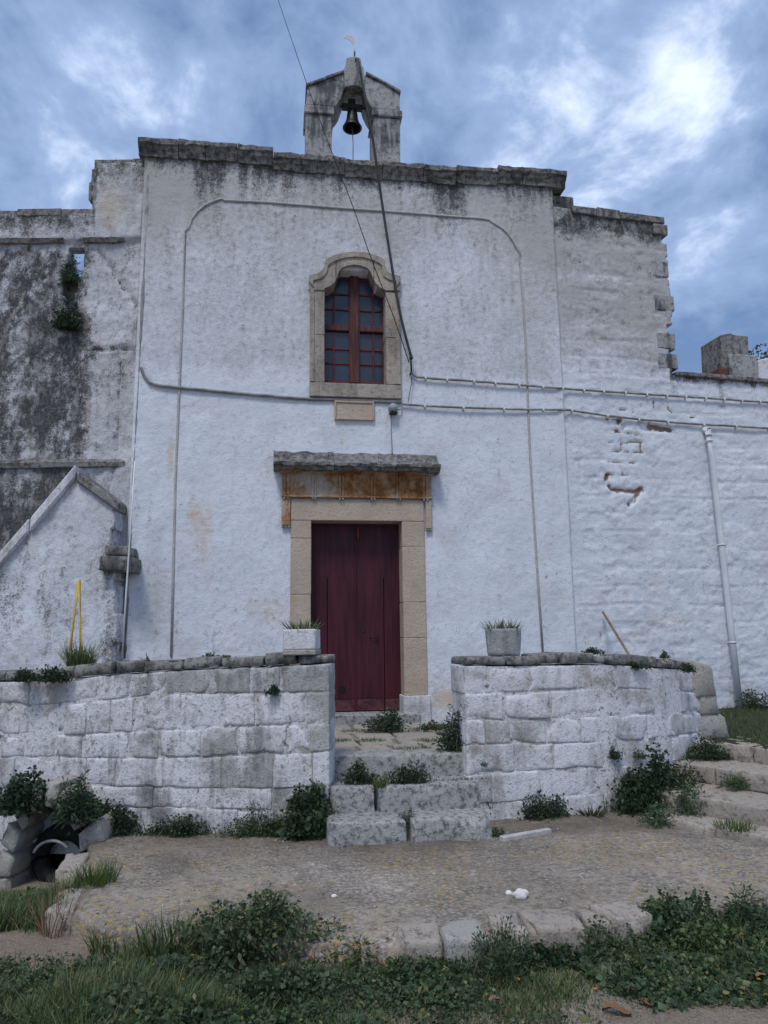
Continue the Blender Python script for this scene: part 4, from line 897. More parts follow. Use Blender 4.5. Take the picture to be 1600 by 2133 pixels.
def block_wall(par, F, z0, thick, nC, seed, ln, mat, wob=.006, open_from=.62):
    """courses of squared blocks along a bent line, coping stones on top"""
    L = F.L[-1]; rr = random.Random(seed); capH = .10; cuts = [0.0]
    for c in range(nC): cuts.append(cuts[-1]+rr.uniform(.75, 1.25))
    cuts = [c/cuts[-1] for c in cuts]; wave = rr.uniform(0, 6)
    def zt(uu, f): return z0 + (F.top(uu)-capH-z0)*f + .014*math.sin(uu*2.3+wave+f*9)*(0 < f < 1)
    for c in range(nC):
        f0, f1 = cuts[c], cuts[c+1]; u = 0.0; first = True; upper = f1 > open_from
        while u < L-1e-4:
            w = rr.uniform(*ln)*(1.0 if upper else 1.2)
            if first and c % 2: w *= .6
            first = False; u2 = u+w
            if L-u2 < ln[0]*.7: u2 = L
            g = rr.choice((.001, .003, .005, .009)) if upper else rr.choice((.0005, .001, .002, .003)); o = rr.uniform(-wob, wob)*(1.3 if upper else .8)
            J = lambda s=.006: rr.uniform(-s, s)
            q_ = [(u+g, o, zt(u, f0)+g), (u2-g, o, zt(u2, f0)+g), (u2-g, o, zt(u2, f1)-g), (u+g, o, zt(u, f1)-g)]
            c8 = [F.pt(t[0], t[1]+J(), t[2]+J(.002)) for t in q_] + [F.pt(t[0], -thick, t[2]) for t in q_]
            rough_block('stone_block', c8, mat, par, (12, 2, 8), rr.uniform(.006, .012), rr.randint(0, 999), rr.uniform(.007, .012) if upper else rr.uniform(.004, .008), 1.6); u = u2
    u = 0.0
    while u < L-1e-4:
        w = rr.uniform(.2, .5); u2 = u+w if L-(u+w) > .15 else L
        t0, t1 = F.top(u), F.top(u2); e = rr.uniform(-.03, .016); e2 = e+rr.uniform(-.014, .014); o = rr.uniform(-.012, .022)
        rough_block('coping_stone', [F.pt(q, oo, zz_) for q, oo, zz_ in ((u+.004, o, t0-.096), (u2-.004, o, t1-.096), (u2-.004, o, t1+e2), (u+.004, o, t0+e), (u+.004, -thick-.02, t0-.096), (u2-.004, -thick-.02, t1-.096), (u2-.004, -thick-.02, t1+e2), (u+.004, -thick-.02, t0+e))], M['coping'], par, (9, 5, 4), .016, rr.randint(0, 999), .024, 1.0); u = u2
    V = []; Fc = []; us = [.01]+[q for q in F.L[1:-1]]+[L-.01]
    for q in us: V += [F.pt(q, -.009, z0-.1), F.pt(q, -.009, F.top(q)-capH-.01), F.pt(q, -thick+.012, F.top(q)-capH-.01), F.pt(q, -thick+.012, z0-.1)]
    for i in range(len(us)-1):
        for k in range(4): Fc.append((i*4+k, (i+1)*4+k, (i+1)*4+(k+1) % 4, i*4+(k+1) % 4))
    Fc += [(0, 1, 2, 3), tuple(len(V)-4+k for k in (3, 2, 1, 0))]
    mesh('mortar_bed', V, Fc, M['joint'], par)
lpar = empty('terrace_wall', (-.8, -2.5, 0), 'flaking whitewashed block parapet left of the entrance steps', 'wall')
block_wall(lpar, Poly([(-3.9, -1.62), (-2.0, -2.22), (-.98, -2.50), (.41, -2.80)], [1.30, 1.36, 1.43, 1.48]), -.08, .38, 6, 52, (.19, .44), M['blocks_left'])
rpar = empty('terrace_wall', (2.7, -2.4, 0), 'bent whitewashed block parapet right of the entrance steps', 'wall')
block_wall(rpar, Poly([(1.63, -2.58), (3.02, -2.46), (3.72, -2.20), (4.40, -1.72)], [1.43, 1.42, 1.36, 1.30]), -.05, .40, 6, 73, (.24, .5), M['blocks'])
# broken end of the right parapet
rr = random.Random(77)
for i, (px_, py_, w, h) in enumerate(((1452, 1425, .15, .2), (1468, 1455, .14, .14), (1462, 1490, .2, .16))):
    p = Vector((4.43+.04*i, -1.66+.02*i, 1.12-.24*i)); 
    rough_block('end_stone', [p+Vector(t) for t in ((-w, -.16, -h), (w, -.08, -h), (w*.8, -.08, h*.6), (-w, -.16, h), (-w, .16, -h), (w, .2, -h), (w*.8, .2, h*.6), (-w, .16, h))], M['limestone'], rpar, (4, 4, 4), .02, 80+i, .05)

# ------------------------------------------------------------------ entrance steps and landing paving
steps = empty('entrance_steps', (1.03, -2.9, 0), 'worn stone steps between the two terrace walls', 'steps')
def stepb(x0, x1, y0, y1, z0, z1, seed, sk=0, rnd=.04):
    rough_block('step_block', [Vector(t) for t in ((x0, y0, z0), (x1, y0-sk, z0), (x1-.01, y0-sk+.015, z1), (x0+.01, y0+.015, z1+.005), (x0, y1, z0), (x1, y1, z0), (x1, y1, z1), (x0, y1, z1))], M['steps'], steps, (24, 10, 10), .010, seed, rnd*.34, 1.6)
def zx(px, py, z): return onZ(px, py, z).x
stepb(zx(682, 1715, .17), zx(853, 1715, .17), -3.12, -2.62, -.06, .165, 1, .03, .05); stepb(zx(861, 1715, .17), zx(1030, 1705, .17), -3.15, -2.62, -.06, .17, 2, .03, .05)
stepb(zx(684, 1640, .36), zx(781, 1640, .36), -2.80, -2.3, .08, .365, 3, .02, .045); stepb(zx(785, 1640, .36), zx(1004, 1636, .36), -2.82, -2.3, .08, .37, 4, .02, .045)
stepb(zx(686, 1572, .56), zx(987, 1570, .56), -2.47, -2.15, .25, .565, 5, .02, .035)
land = empty('landing_paving', (1.0, -1.2, .5), None, None); land['kind'] = 'structure'
rr = random.Random(4)
y = -2.14
while y < -.14:
    dy = rr.uniform(.34, .5); y2 = min(y+dy, -.11); x = .40
    while x < 1.66:
        dxx = rr.uniform(.3, .55); x2 = x+dxx if 1.72-(x+dxx) > .22 else 1.70
        bm = bmesh.new(); z = LZ+rr.uniform(-.012, .006); J = lambda: rr.uniform(-.022, .022); g = .016
        c = [(x+g+J(), y+g+J()), (x2-g+J(), y+g+J()), (x2-g+J(), y2-g+J()), (x+g+J(), y2-g+J())]
        hexa(bm, [Vector((*c[0], z-.08)), Vector((*c[1], z-.08)), Vector((*c[1], z+rr.uniform(-.004, .004))), Vector((*c[0], z+rr.uniform(-.004, .004))), Vector((*c[3], z-.08)), Vector((*c[2], z-.08)), Vector((*c[2], z)), Vector((*c[3], z))], .010)
        from_bm('paving_slab', bm, M['paving'], land); x = x2
    y = y2+.001
# side stair rising to the right
stair = empty('side_stair', (4.0, -2.8, 0), 'shallow stone stair climbing right beside the bent parapet', 'steps')
dirn = Vector((.50, -.866, 0)); perp = Vector((.866, .50, 0))
for i, (p, z, n) in enumerate((((3.33, -3.10), .06, 3), ((3.42, -2.62), .20, 4), ((3.87, -2.18), .35, 4), ((4.30, -1.90), .50, 4))):
    o = Vector((*p, 0)) - dirn*.35; q = 0.0; rr = random.Random(90+i)
    for k in range(n):
        w = rr.uniform(.55, .85); a = o+dirn*(q+.004); b = o+dirn*(q+w-.006); dep = .62
        zz_ = z+rr.uniform(-.008, .008)
        rough_block('step_block', [Vector((*(t.xy), hz)) for t, hz in ((a, z-.17), (b, z-.17), (b, zz_), (a, zz_), (a+perp*dep, z-.17), (b+perp*dep, z-.17), (b+perp*dep, zz_), (a+perp*dep, zz_))], M['kerb'], stair, (16, 10, 6), .006, 200+i*9+k, .011, 1.6)
        q += w

# ------------------------------------------------------------------ kerb stones, rocks and loose things
ks = [((832, 1966), (922, 1962), 'long pale kerb stone standing proud in the grass, leftmost of the edging', .24), ((924, 1966), (1015, 1960), 'mossy grey kerb stone between the two pale edging stones', .2), ((1030, 1952), (1096, 1948), 'small pale kerb stone left of the biggest edging stone', .2), ((1101, 1938), (1215, 1930), 'biggest pale kerb stone of the yard edging', .22), ((1222, 1930), (1268, 1926), 'short white kerb stone partly under leaves', .16), ((1272, 1930), (1348, 1914), 'brownish slanting kerb stone at the right end of the edging', .18)]
for i, (a, b, lab, dep) in enumerate(ks):
    A, B_ = onZ(*a, .0), onZ(*b, .0); t = (B_-A).normalized(); nrm = Vector((-t.y, t.x, 0)); zt_ = .035+.012*(i % 3)
    rough = [A-nrm*.05+Vector((0, 0, -.2)), B_-nrm*.05+Vector((0, 0, -.2)), B_-nrm*.05+Vector((0, 0, zt_-.02)), A-nrm*.06+Vector((0, 0, zt_)), A+nrm*dep+Vector((0, 0, -.2)), B_+nrm*dep*.9+Vector((0, 0, -.2)), B_+nrm*dep*.9+Vector((0, 0, zt_)), A+nrm*dep+Vector((0, 0, zt_))]
    tag(rough_block('kerb_stone', rough, M['kerb'] if i != 1 else M['limestone'], None, (14, 9, 7), .014, 300+i, .018, 1.4), lab, 'kerb stone', 'edging stones along the yard')
# white kerb at the left edge of the yard
for i, (py_, lab) in enumerate(((1800, 'upper whitewashed edge stone at the left side of the yard'), (1880, 'lower whitewashed edge stone at the left side of the yard'))):
    p = onZ(158-(i*14), py_, -.02); w = .09
    tag(rough_block('edge_stone', [p+Vector(t) for t in ((-w, -.20, -.3), (w, -.24, -.3), (w, -.24, .03), (-w, -.20, .02), (-w-.04, .22, -.3), (w-.04, .22, -.3), (w-.04, .22, .03), (-w-.04, .22, .02))], M['kerb'], None, (8, 10, 6), .02, 320+i, .03, 1.0), lab, 'kerb stone')
A, B_ = onZ(1045, 1756), onZ(1146, 1737); t = (B_-A).normalized(); nn = Vector((-t.y, t.x, 0))*.03
bm = bmesh.new(); zz_ = .022; hexa(bm, [A-nn+Vector((0, 0, zz_-.02)), B_-nn*.8+Vector((0, 0, zz_-.02)), B_-nn*.8+Vector((0, 0, zz_+.022)), A-nn+Vector((0, 0, zz_+.026)), A+nn+Vector((0, 0, zz_-.02)), B_+nn*.8+Vector((0, 0, zz_-.02)), B_+nn*.8+Vector((0, 0, zz_+.022)), A+nn+Vector((0, 0, zz_+.026))], .005)
tag(from_bm('plank', bm, M['plank']), 'narrow bleached plank lying on the yard beside the steps', 'plank')
def rock(name, p, s, mat, lab, cat, seed, sq=(1, .8, .6)):
    bm = bmesh.new(); bmesh.ops.create_icosphere(bm, subdivisions=3, radius=1)
    for v in bm.verts:
        nz_ = float(fbm(v.co.x*1.7+seed*7.3, v.co.y*1.7+v.co.z*1.3+seed, seed, 3)); k = .62+.75*nz_
        v.co = Vector((v.co.x*sq[0], v.co.y*sq[1], v.co.z*sq[2]))*s*k + Vector(p)
    return tag(from_bm(name, bm, mat, None, True), lab, cat)
rock('rock', onZ(1085, 1868, .01)+Vector((0, 0, .015)), .050, M['white_rock'], 'small white rock lying alone on the yard paving', 'rock', 3, (1, .7, .6))
rock('rock', onZ(1060, 1864, .0)+Vector((0, 0, .01)), .026, M['white_rock'], 'white stone chip just left of the white rock', 'rock', 5)
rock('rock', onZ(695, 1870, .0)+Vector((0, 0, .01)), .018, M['white_rock'], 'tiny pale pebble on the middle of the yard', 'rock', 8)
r_ = np.random.default_rng(55); n = 900; px_ = r_.uniform(-1.3, 4.2, n); py_ = r_.uniform(-5.0, -2.6, n); kk = (py_ > edge_y(px_)+.03) & (px_ > yard_left(py_)+.05) & ~((px_ > .3) & (px_ < 1.75) & (py_ > -3.2)) & ~((px_ > 2.9) & (py_ > -3.3-.9*(px_-2.9)*0)); px_, py_ = px_[kk], py_[kk]; n = len(px_)
base = np.array([(1, 0, 0), (0, 1, 0), (-1, 0, 0), (0, -1, 0), (0, 0, .7), (0, 0, -.7)], float); tri = np.array([(0, 1, 4), (1, 2, 4), (2, 3, 4), (3, 0, 4), (1, 0, 5), (2, 1, 5), (3, 2, 5), (0, 3, 5)])
sz = .004+.011*r_.random(n)**3; zy = .035*(fbm(px_*.9, py_*.9, 21)-.5) + .045*(fbm(px_*4, py_*4, 5, 5, .6)-.5)
V = (base[None]*(sz[:, None]*r_.uniform(.6, 1.4, (n, 6)))[..., None] + np.stack([px_, py_, zy+sz*.3], 1)[:, None]).reshape(-1, 3); T = (np.arange(n)[:, None, None]*6+tri[None]).reshape(-1, 3)
tag(mesh('gravel', V, T, M['kerb'], None), 'loose pebbles scattered on the yard paving', kind='stuff')
# stick leaning on the wing
st0 = FR.px(1256, 1275, .06); A = FR.pt(st0[0], .06, st0[1]); q = FR.px(1306, 1358, .75); B_ = FR.pt(q[0], .75, q[1]); B_ = A+(B_-A)*2.6; B_.z = max(B_.z, .55)
tag(tube('wooden_stick', [A, A.lerp(B_, .5)+Vector((.004, 0, .003)), B_], .016, M['wood'], None, 8), 'thin wooden stick leaning on the wing wall behind the right parapet', 'stick')
# yellow stakes
for a, b, lab in (((166, 1208), (168, 1350), 'upright yellow stake in the tall grass on the left'), ((163, 1212), (147, 1345), 'slanting yellow stake crossing the upright one')):
    o = LO+.9; tag(tube('yellow_stake', [FL.pt(FL.px(*p, o)[0], o, FL.px(*p, o)[1]) for p in (a, b)] + [FL.pt(FL.px(*b, o)[0]+.0, o, .5)], .014, M['yellow'], None, 7), lab, 'stake')
# planters
tz0 = 1.462; tx0, tx1 = .03, .31; FT = Frame(0, -2.74, R(-12))
tr = empty('planter_trough', FT.pt(.17, -.15, tz0), 'square whitewashed trough with grass on the left parapet end', 'planter')
tu0 = FT.px(589, 1350)[0]; tu1 = FT.px(657, 1350)[0]; tt = FT.px(620, 1311)[1]
for a, b, c, d in ((tu0, tu1, 0, -.035), (tu0, tu1, -.245, -.28), (tu0, tu0+.035, -.036, -.244), (tu1-.035, tu1, -.036, -.244)):
    fbox('trough_side', FT, a, b, c, d, tz0+.035, tt, M['trough'], tr, .008, .003)
fbox('trough_foot', FT, tu0-.004, tu1+.004, .006, -.285, tz0-.01, tz0+.036, M['limestone'], tr, .008, .003)
fbox('trough_soil', FT, tu0+.03, tu1-.03, -.03, -.25, tt-.08, tt-.02, M['soil'], tr, 0)
pc = onZ(1050, 1360, 1.43); pcx = Vector((FA.px(1049, 1340, 2.25)[0], -2.25, 1.405))
pr_ = abs(FA.px(1085, 1320, 2.25)[0]-FA.px(1013, 1320, 2.25)[0])/2; pth = FA.px(1049, 1309, 2.45)[1]-1.405
pot = empty('flower_pot', pcx, 'round greyish white pot with grassy plant on the right parapet', 'planter')
lathe('pot_body', pcx, [(0, 0), (pr_*.88, 0), (pr_*.92, .03), (pr_*.98, pth*.6), (pr_, pth-.03), (pr_+.006, pth), (pr_-.02, pth), (pr_-.03, pth-.05), (0, pth-.05)], M['pot'], pot, 28)
lathe('pot_soil', pcx, [(pr_-.025, pth-.04), (0, pth-.03)], M['soil'], pot, 20)
# cistern opening at the lower left: rough arch of boulders, a tyre and hoops inside
FCi = Frame(-1.85, -2.62, R(-14))
cis = empty('cistern_mouth', FCi.pt(0, 0, -.4), 'dark arched cistern mouth of rough stones at the lower left', 'cistern')
c0 = FCi.px(20, 1800); c1 = FCi.px(172, 1800); cxm = (c0[0]+c1[0])/2; rx = (c1[0]-c0[0])/2*.93; zt_ = FCi.px(95, 1682)[1]; zb_ = -.5
rr = random.Random(12); n = 9
for k in range(n):
    t0, t1 = math.pi*(k/n), math.pi*((k+1)/n); ri, ro = 1.0, 1.0
    pts = []
    hgt = zt_+.02
    def ep(t, e): return (cxm+(rx+e)*math.cos(t), -.28+(zt_+.28+e)*math.sin(t))
    e = rr.uniform(.14, .24); q = [ep(t0+.03, 0), ep(t1-.03, 0), ep(t1-.03, e), ep(t0+.03, e)]
    o = rr.uniform(-.02, .05)
    rough_block('arch_stone', [FCi.pt(q[1][0], o, q[1][1]), FCi.pt(q[0][0], o, q[0][1]), FCi.pt(q[3][0], o-.03, q[3][1]), FCi.pt(q[2][0], o-.03, q[2][1]), FCi.pt(q[1][0], -.5, q[1][1]), FCi.pt(q[0][0], -.5, q[0][1]), FCi.pt(q[3][0], -.5, q[3][1]), FCi.pt(q[2][0], -.5, q[2][1])], M['limestone'] if k % 3 else M['kerb'], cis, (5, 5, 5), .03, 400+k, .05)
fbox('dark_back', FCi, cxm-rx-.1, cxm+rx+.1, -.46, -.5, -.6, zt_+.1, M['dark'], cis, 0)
fbox('jamb_stone', FCi, cxm-rx-.3, cxm-rx, .0, -.5, -.6, -.27, M['limestone'], cis, .03, .02); fbox('jamb_stone', FCi, cxm+rx, cxm+rx+.2, -.05, -.5, -.6, -.27, M['limestone'], cis, .03, .02)
def ring(name, c, r, rt, mat, a0=0, a1=2*math.pi, parent=None, tilt=0.0, n=26):
    return tube(name, [FCi.pt(c[0]+r*math.cos(t), c[2]+tilt*math.sin(t), c[1]+r*.9*math.sin(t)) for t in np.linspace(a0, a1, n)], rt, mat, parent, 8)
ty = empty('old_tyre', FCi.pt(cxm, -.2, -.4), 'black old tyre lying in the cistern mouth', 'tyre')
ring('tyre_tread', (cxm+.02, -.17, -.26), .22, .075, M['rubber'], parent=ty)
tag(ring('metal_hoop', (cxm-.01, -.16, -.10), .17, .012, M['hoop'], .7, 2.75, None), 'pale curved metal hoop in front of the tyre', 'hoop')
tag(ring('metal_hoop', (cxm+.10, -.26, -.06), .20, .011, M['hoop'], .15, 1.2, None), 'short pale hoop end right of the curved hoop', 'hoop')

# ------------------------------------------------------------------ vegetation
def leaf_mesh(base, axis, L, Wd, seed=0, fold=.25, droop=.25):
    r_ = np.random.default_rng(seed); n = len(base); axis = axis/np.linalg.norm(axis, axis=1, keepdims=True)
    ref = r_.normal(size=(n, 3)); ref[:, 2] *= .3; s = np.cross(axis, ref); s /= np.linalg.norm(s, axis=1, keepdims=True)+1e-9; nn = np.cross(s, axis)
    L = L[:, None]; Wd = Wd[:, None]; dz = np.array([0, 0, -1.0])
    v0 = base; c = base+axis*L*.5+nn*Wd*fold*-.5; l = base+axis*L*.48+s*Wd*.5; r2 = base+axis*L*.48-s*Wd*.5; tp = base+axis*L+dz*L*droop
    V = np.stack([v0, l, tp, r2, c], 1).reshape(-1, 3); i = np.arange(n)[:, None]*5
    T = np.concatenate([i+np.array([[0, 4, 1]]), i+np.array([[1, 4, 2]]), i+np.array([[2, 4, 3]]), i+np.array([[3, 4, 0]])], 0)
    rd = np.repeat(r_.random(n), 5); return V, T, rd
def blade_mesh(base, dirv, H, Wd, bend, seed=0):
    r_ = np.random.default_rng(seed); n = len(base); t = r_.random(n)*2*np.pi; s = np.stack([np.cos(t), np.sin(t), 0*t], 1)
    dirv = dirv/np.linalg.norm(dirv, axis=1, keepdims=True); H = H[:, None]; Wd = Wd[:, None]; bend = bend[:, None]
    out = np.stack([np.cos(t+1.3), np.sin(t+1.3), -.35+0*t], 1)
    rows = []
    for f, w in ((0, 1), (.38, .85), (.72, .5)):
        p = base+dirv*H*f+out*H*bend*f*f; rows += [p-s*Wd*w*.5, p+s*Wd*w*.5]
    rows.append(base+dirv*H+out*H*bend); V = np.stack(rows, 1).reshape(-1, 3); i = np.arange(n)[:, None]*7
    T = np.concatenate([i+np.array([[a, b, c]]) for a, b, c in ((0, 1, 3), (0, 3, 2), (2, 3, 5), (2, 5, 4), (4, 5, 6))], 0)
    return V, T, np.repeat(r_.random(n), 7)
def veg(name, parts, mat, label=None, cat='plant', group=None, kind=None, parent=None):
    off = 0; Vs = []; Ts = []; Rs = []
    for V, T, r_ in parts: Vs.append(V); Ts.append(T+off); Rs.append(r_); off += len(V)
    o = mesh(name, np.concatenate(Vs), np.concatenate(Ts), mat, parent, False, {'rnd': np.concatenate(Rs)})
    return tag(o, label, cat if label and not kind else None, group, kind)
_sd = [1000]
def sd_(): _sd[0] += 1; return _sd[0]
def bush(p, rx, ry, h, n, ls, mat, label, name='weed_clump', up=.6, group='weeds growing along the walls and steps', lean=(0, 0, 0), vert=False):
    r_ = np.random.default_rng(sd_()); n = int(n*2.4); ls = ls*.72; k = max(4, int(6+22*rx))
    # a plant is several shoots of different height, each with its own cloud of leaves
    ct = r_.random(k)*2*np.pi; cr = np.sqrt(r_.random(k))*.85; cxy = np.stack([cr*np.cos(ct)*rx, cr*np.sin(ct)*ry], 1)
    ch_ = h*r_.uniform(.35, 1.1, k)*(1-.45*cr**2); cw = r_.uniform(.46, .76, k)
    w = ch_*cw; i = r_.choice(k, n, p=w/w.sum())
    t = r_.random(n)*2*np.pi; rad = np.sqrt(r_.random(n)); z = r_.random(n)
    env = np.sqrt(np.clip(1-(z*.98)**2.4, 0, 1))*(.40+1.0*r_.random(n)**1.4)
    b = np.stack([cxy[i, 0]+cw[i]*rx*rad*np.cos(t)*env, cxy[i, 1]+cw[i]*ry*rad*np.sin(t)*env, ch_[i]*z*r_.uniform(.75, 1.2, n)], 1)
    ax = np.stack([np.cos(t)*rad, np.sin(t)*rad, up*(.3+z)], 1)+r_.normal(size=(n, 3))*.55
    b = b+np.array(lean)*z[:, None]
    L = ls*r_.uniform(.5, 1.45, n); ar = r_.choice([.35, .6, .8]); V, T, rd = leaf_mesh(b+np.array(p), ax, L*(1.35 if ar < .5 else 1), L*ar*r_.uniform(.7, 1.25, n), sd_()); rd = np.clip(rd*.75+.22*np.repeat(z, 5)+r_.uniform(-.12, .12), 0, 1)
    m_ = max(8, n//16); j = r_.integers(0, n, m_); root = np.array(p)+np.concatenate([cxy[i[j]]*.6, np.zeros((m_, 1))], 1); dv = (b[j]+np.array(p))-root; HH = np.linalg.norm(dv, axis=1)+1e-3
    S_ = blade_mesh(root, dv+1e-4, HH, np.full(m_, .005), np.zeros(m_), sd_())
    # a skirt of thin blades joins the plant to the ground
    q = max(16, n//8); tt_ = r_.random(q)*2*np.pi; qq = np.sqrt(r_.random(q)); bb = np.stack([rx*qq*np.cos(tt_), ry*qq*np.sin(tt_), 0*tt_], 1)+np.array(p); dd = r_.normal(size=(q, 3))*.4; dd[:, 2] = 1
    K_ = blade_mesh(bb, dd, h*r_.uniform(.15, 1.25, q)*(1-.5*qq), r_.uniform(.003, .007, q), r_.uniform(.1, .5, q), sd_())
    return veg(name, [(V, T, rd), S_, K_], mat, label, 'plant', group)
def tuft(p, r, h, n, mat, label, name='grass_tuft', w=.006, spread=.35, group='weeds growing along the walls and steps', parent=None, ry=None):
    r_ = np.random.default_rng(sd_()); n = int(n); t = r_.random(n)*2*np.pi; rad = np.sqrt(r_.random(n)); ry = ry or r
    b = np.stack([r*rad*np.cos(t), ry*rad*np.sin(t), np.zeros(n)], 1)+np.array(p)
    dv = np.stack([np.cos(t)*rad*spread, np.sin(t)*rad*spread, np.ones(n)], 1)+r_.normal(size=(n, 3))*.15
    o = veg(name, [blade_mesh(b, dv, h*r_.uniform(.4, 1.1, n), w*r_.uniform(.7, 1.3, n), r_.uniform(.05, .5, n), sd_())], mat, label, 'plant', group, None, parent)
    return o
Lf, Ld, Gr, Gl = M['leaf'], M['leaf_dark'], M['grass'], M['grass_light']
def Z0(px, py, z=0): return tuple(onZ(px, py, z))
FLW = Frame(-.98, -2.50, math.atan2(-.30, 1.39)); FRW = Frame(1.63, -2.58, math.atan2(.12, 1.39)); FR2 = Frame(3.02, -2.46, math.atan2(.26, .70))
def onF(F, px, py, o=.02): u, z = F.px(px, py, o); return tuple(F.pt(u, o, z))
# beside the right parapet
bush(Z0(1340, 1690), .36, .20, .54, 2100, .05, Ld, 'largest dark ivy mass against the bent right parapet')
bush(Z0(1395, 1655, .12), .22, .18, .36, 900, .05, Ld, 'dark leafy weed above the ivy mass by the stair')
bush(Z0(1137, 1703), .20, .12, .23, 520, .035, Ld, 'round dark weed at the foot of the right parapet')
tuft(Z0(1235, 1697), .10, .13, 70, Gr, 'flat spiky rosette between the round weed and the ivy', w=.016, spread=1.4)
bush(Z0(1390, 1715), .26, .12, .16, 420, .035, Lf, 'low flowering weed in front of the ivy mass')
bush(Z0(1445, 1700, .03), .16, .14, .26, 300, .045, Lf, 'upright weed at the foot of the side stair')
bush(Z0(1480, 1580, .36), .34, .12, .20, 900, .04, Ld, 'dark weed row under the top stair edge')
bush(Z0(1452, 1530, .50), .16, .12, .24, 350, .045, Ld, 'weed at the broken end of the right parapet')
bush(Z0(1530, 1640, .22), .16, .10, .11, 260, .035, Lf, 'weed patch on the middle stair tread')
tuft(Z0(1530, 1725, .07), .15, .07, 260, Gl, 'bright grass patch on the lowest stair slab')
bush(Z0(1588, 1478, .58), .26, .16, .26, 420, .05, Ld, 'dark shrub at the foot of the wing by the rain pipe')
bush(Z0(1600, 1575, .4), .12, .10, .12, 150, .04, Lf, 'small weed on the top stair at the right edge')
# left foot
bush(Z0(655, 1742), .19, .14, .54, 1300, .055, Ld, 'tall dark ivy between left parapet and entrance steps')
bush(Z0(600, 1738), .20, .10, .16, 360, .035, Lf, 'low weed left of the tall ivy')
bush(Z0(525, 1740), .32, .10, .24, 700, .03, Lf, 'weed strip under the middle of the left parapet')
bush(Z0(380, 1740), .32, .09, .20, 700, .03, Ld, 'short weed cushion below the left parapet')
bush(Z0(243, 1738), .28, .12, .30, 800, .045, Ld, 'weed clump right of the cistern stones')
bush(onF(FCi, 160, 1710, .0), .15, .12, .34, 800, .05, Ld, 'dark shrub above the cistern arch')
bush(onF(FCi, 36, 1690, .0), .24, .14, .36, 1100, .05, Ld, 'dark shrub at the left edge above the cistern')
# steps
bush(Z0(757, 1632, .37), .18, .05, .16, 420, .032, Ld, 'left weed on the second entrance step')
bush(Z0(845, 1632, .37), .18, .05, .19, 440, .034, Ld, 'right weed on the second entrance step')
tuft(Z0(790, 1640, .36), .05, .10, 70, Gl, 'grass sprig in the crack of the second step', w=.01)
bush(Z0(852, 1720, .10), .05, .04, .15, 90, .03, Lf, 'sprig in the crack of the lowest entrance step')
tuft(Z0(950, 1625, .37), .30, .03, 200, Gr, 'mossy grass line on the right of the second step', w=.004, ry=.03)
bush(Z0(805, 1522, .57), .22, .10, .26, 520, .04, Ld, 'dark weed at the chapel threshold')
bush(Z0(962, 1562, .57), .18, .12, .46, 700, .045, Ld, 'dark weed on the landing by the right parapet')
bush(Z0(905, 1520, .57), .22, .08, .09, 260, .03, Lf, 'small weeds along the wall foot right of the door')
for (px_, py_, rx_, lab) in ((705, 1545, .12, 'grass in the landing joints by the left parapet'), (770, 1545, .16, 'grass in the landing joints near the middle'), (862, 1562, .16, 'grass in the landing joints behind the top step'), (745, 1525, .2, 'grass strip in front of the threshold'), (900, 1545, .18, 'grass patch in the landing joints on the right')):
    tuft(Z0(px_, py_, LZ-.01), rx_, .05, 240, Gl, lab, w=.005, spread=.8, ry=.09)
bush(Z0(1012, 1690, .05), .07, .10, .44, 420, .035, Ld, 'narrow weed between the steps and the right parapet')
bush(Z0(1033, 1745, 0), .05, .04, .09, 90, .03, Ld, 'sprig at the right corner of the lowest step')
# in the walls
bush(onF(FLW, 566, 1446), .055, .05, .09, 130, .028, Ld, 'small fern growing from a joint of the left parapet')
bush(onF(FRW, 1285, 1580), .06, .05, .11, 120, .03, Ld, 'sprig in a joint of the right parapet near the bend')
bush(onF(FR2, 1332, 1578), .05, .05, .08, 90, .03, Lf, 'sprig in the bent part of the right parapet')
bush(onF(FR2, 1330, 1392), .11, .05, .05, 160, .03, Ld, 'moss cushion under the coping of the right parapet')
bush(onF(FR2, 1436, 1400), .07, .05, .11, 160, .03, Ld, 'weed hanging at the top right end of the right parapet')
bush(onF(FRW, 1008, 1595), .03, .04, .05, 50, .02, Ld, 'tiny sprig low on the left edge of the right parapet')
bush((3.0, -2.25, 1.41), .10, .06, .06, 130, .03, Ld, 'little weed on top of the right parapet by the stick')
bush((3.95, -1.86, 1.34), .06, .05, .07, 90, .03, Lf, 'little weed on the far top of the right parapet')
tuft(onF(FLW, 168, 1396, -.2), .10, .30, 340, Gr, 'tall dark grass on the left parapet below the yellow stakes', w=.008, spread=.3)
bush(onF(FLW, 112, 1420), .13, .08, .13, 330, .035, Ld, 'dark weed hanging over the left parapet, right one of two')
bush(onF(FLW, 55, 1418), .12, .08, .11, 300, .035, Ld, 'dark weed hanging over the left parapet, left one of two')
tuft(onF(FLW, 312, 1386, -.2), .05, .14, 16, Lf, 'sparse thistle on the left parapet', w=.014, spread=.9)
bush(onF(FLW, 448, 1371, -.15), .13, .05, .05, 130, .025, Lf, 'low weed on the coping of the left parapet')
bush((tuple(FL.pt(h0[0]+.10, .02, Lp(145, 590)[1]))), .13, .10, .36, 420, .045, Ld, 'small shrub in the upper part of the broken slit')
bush((tuple(FL.pt((h0[0]+h1[0])/2+.02, .06, Lp(160, 690)[1]))), .16, .12, .36, 520, .045, Ld, 'larger dark shrub at the foot of the broken slit')
tuft(FT.pt((tu0+tu1)/2, -.14, tt-.03), .12, .16, 130, Gr, 'spiky grass growing in the whitewashed trough', w=.010, spread=.8, group='potted grass')
tuft(pcx+Vector((0, 0, pth-.05)), pr_*.8, .18, 170, Gr, 'spiky grass growing in the round pot', w=.011, spread=.9, group='potted grass')
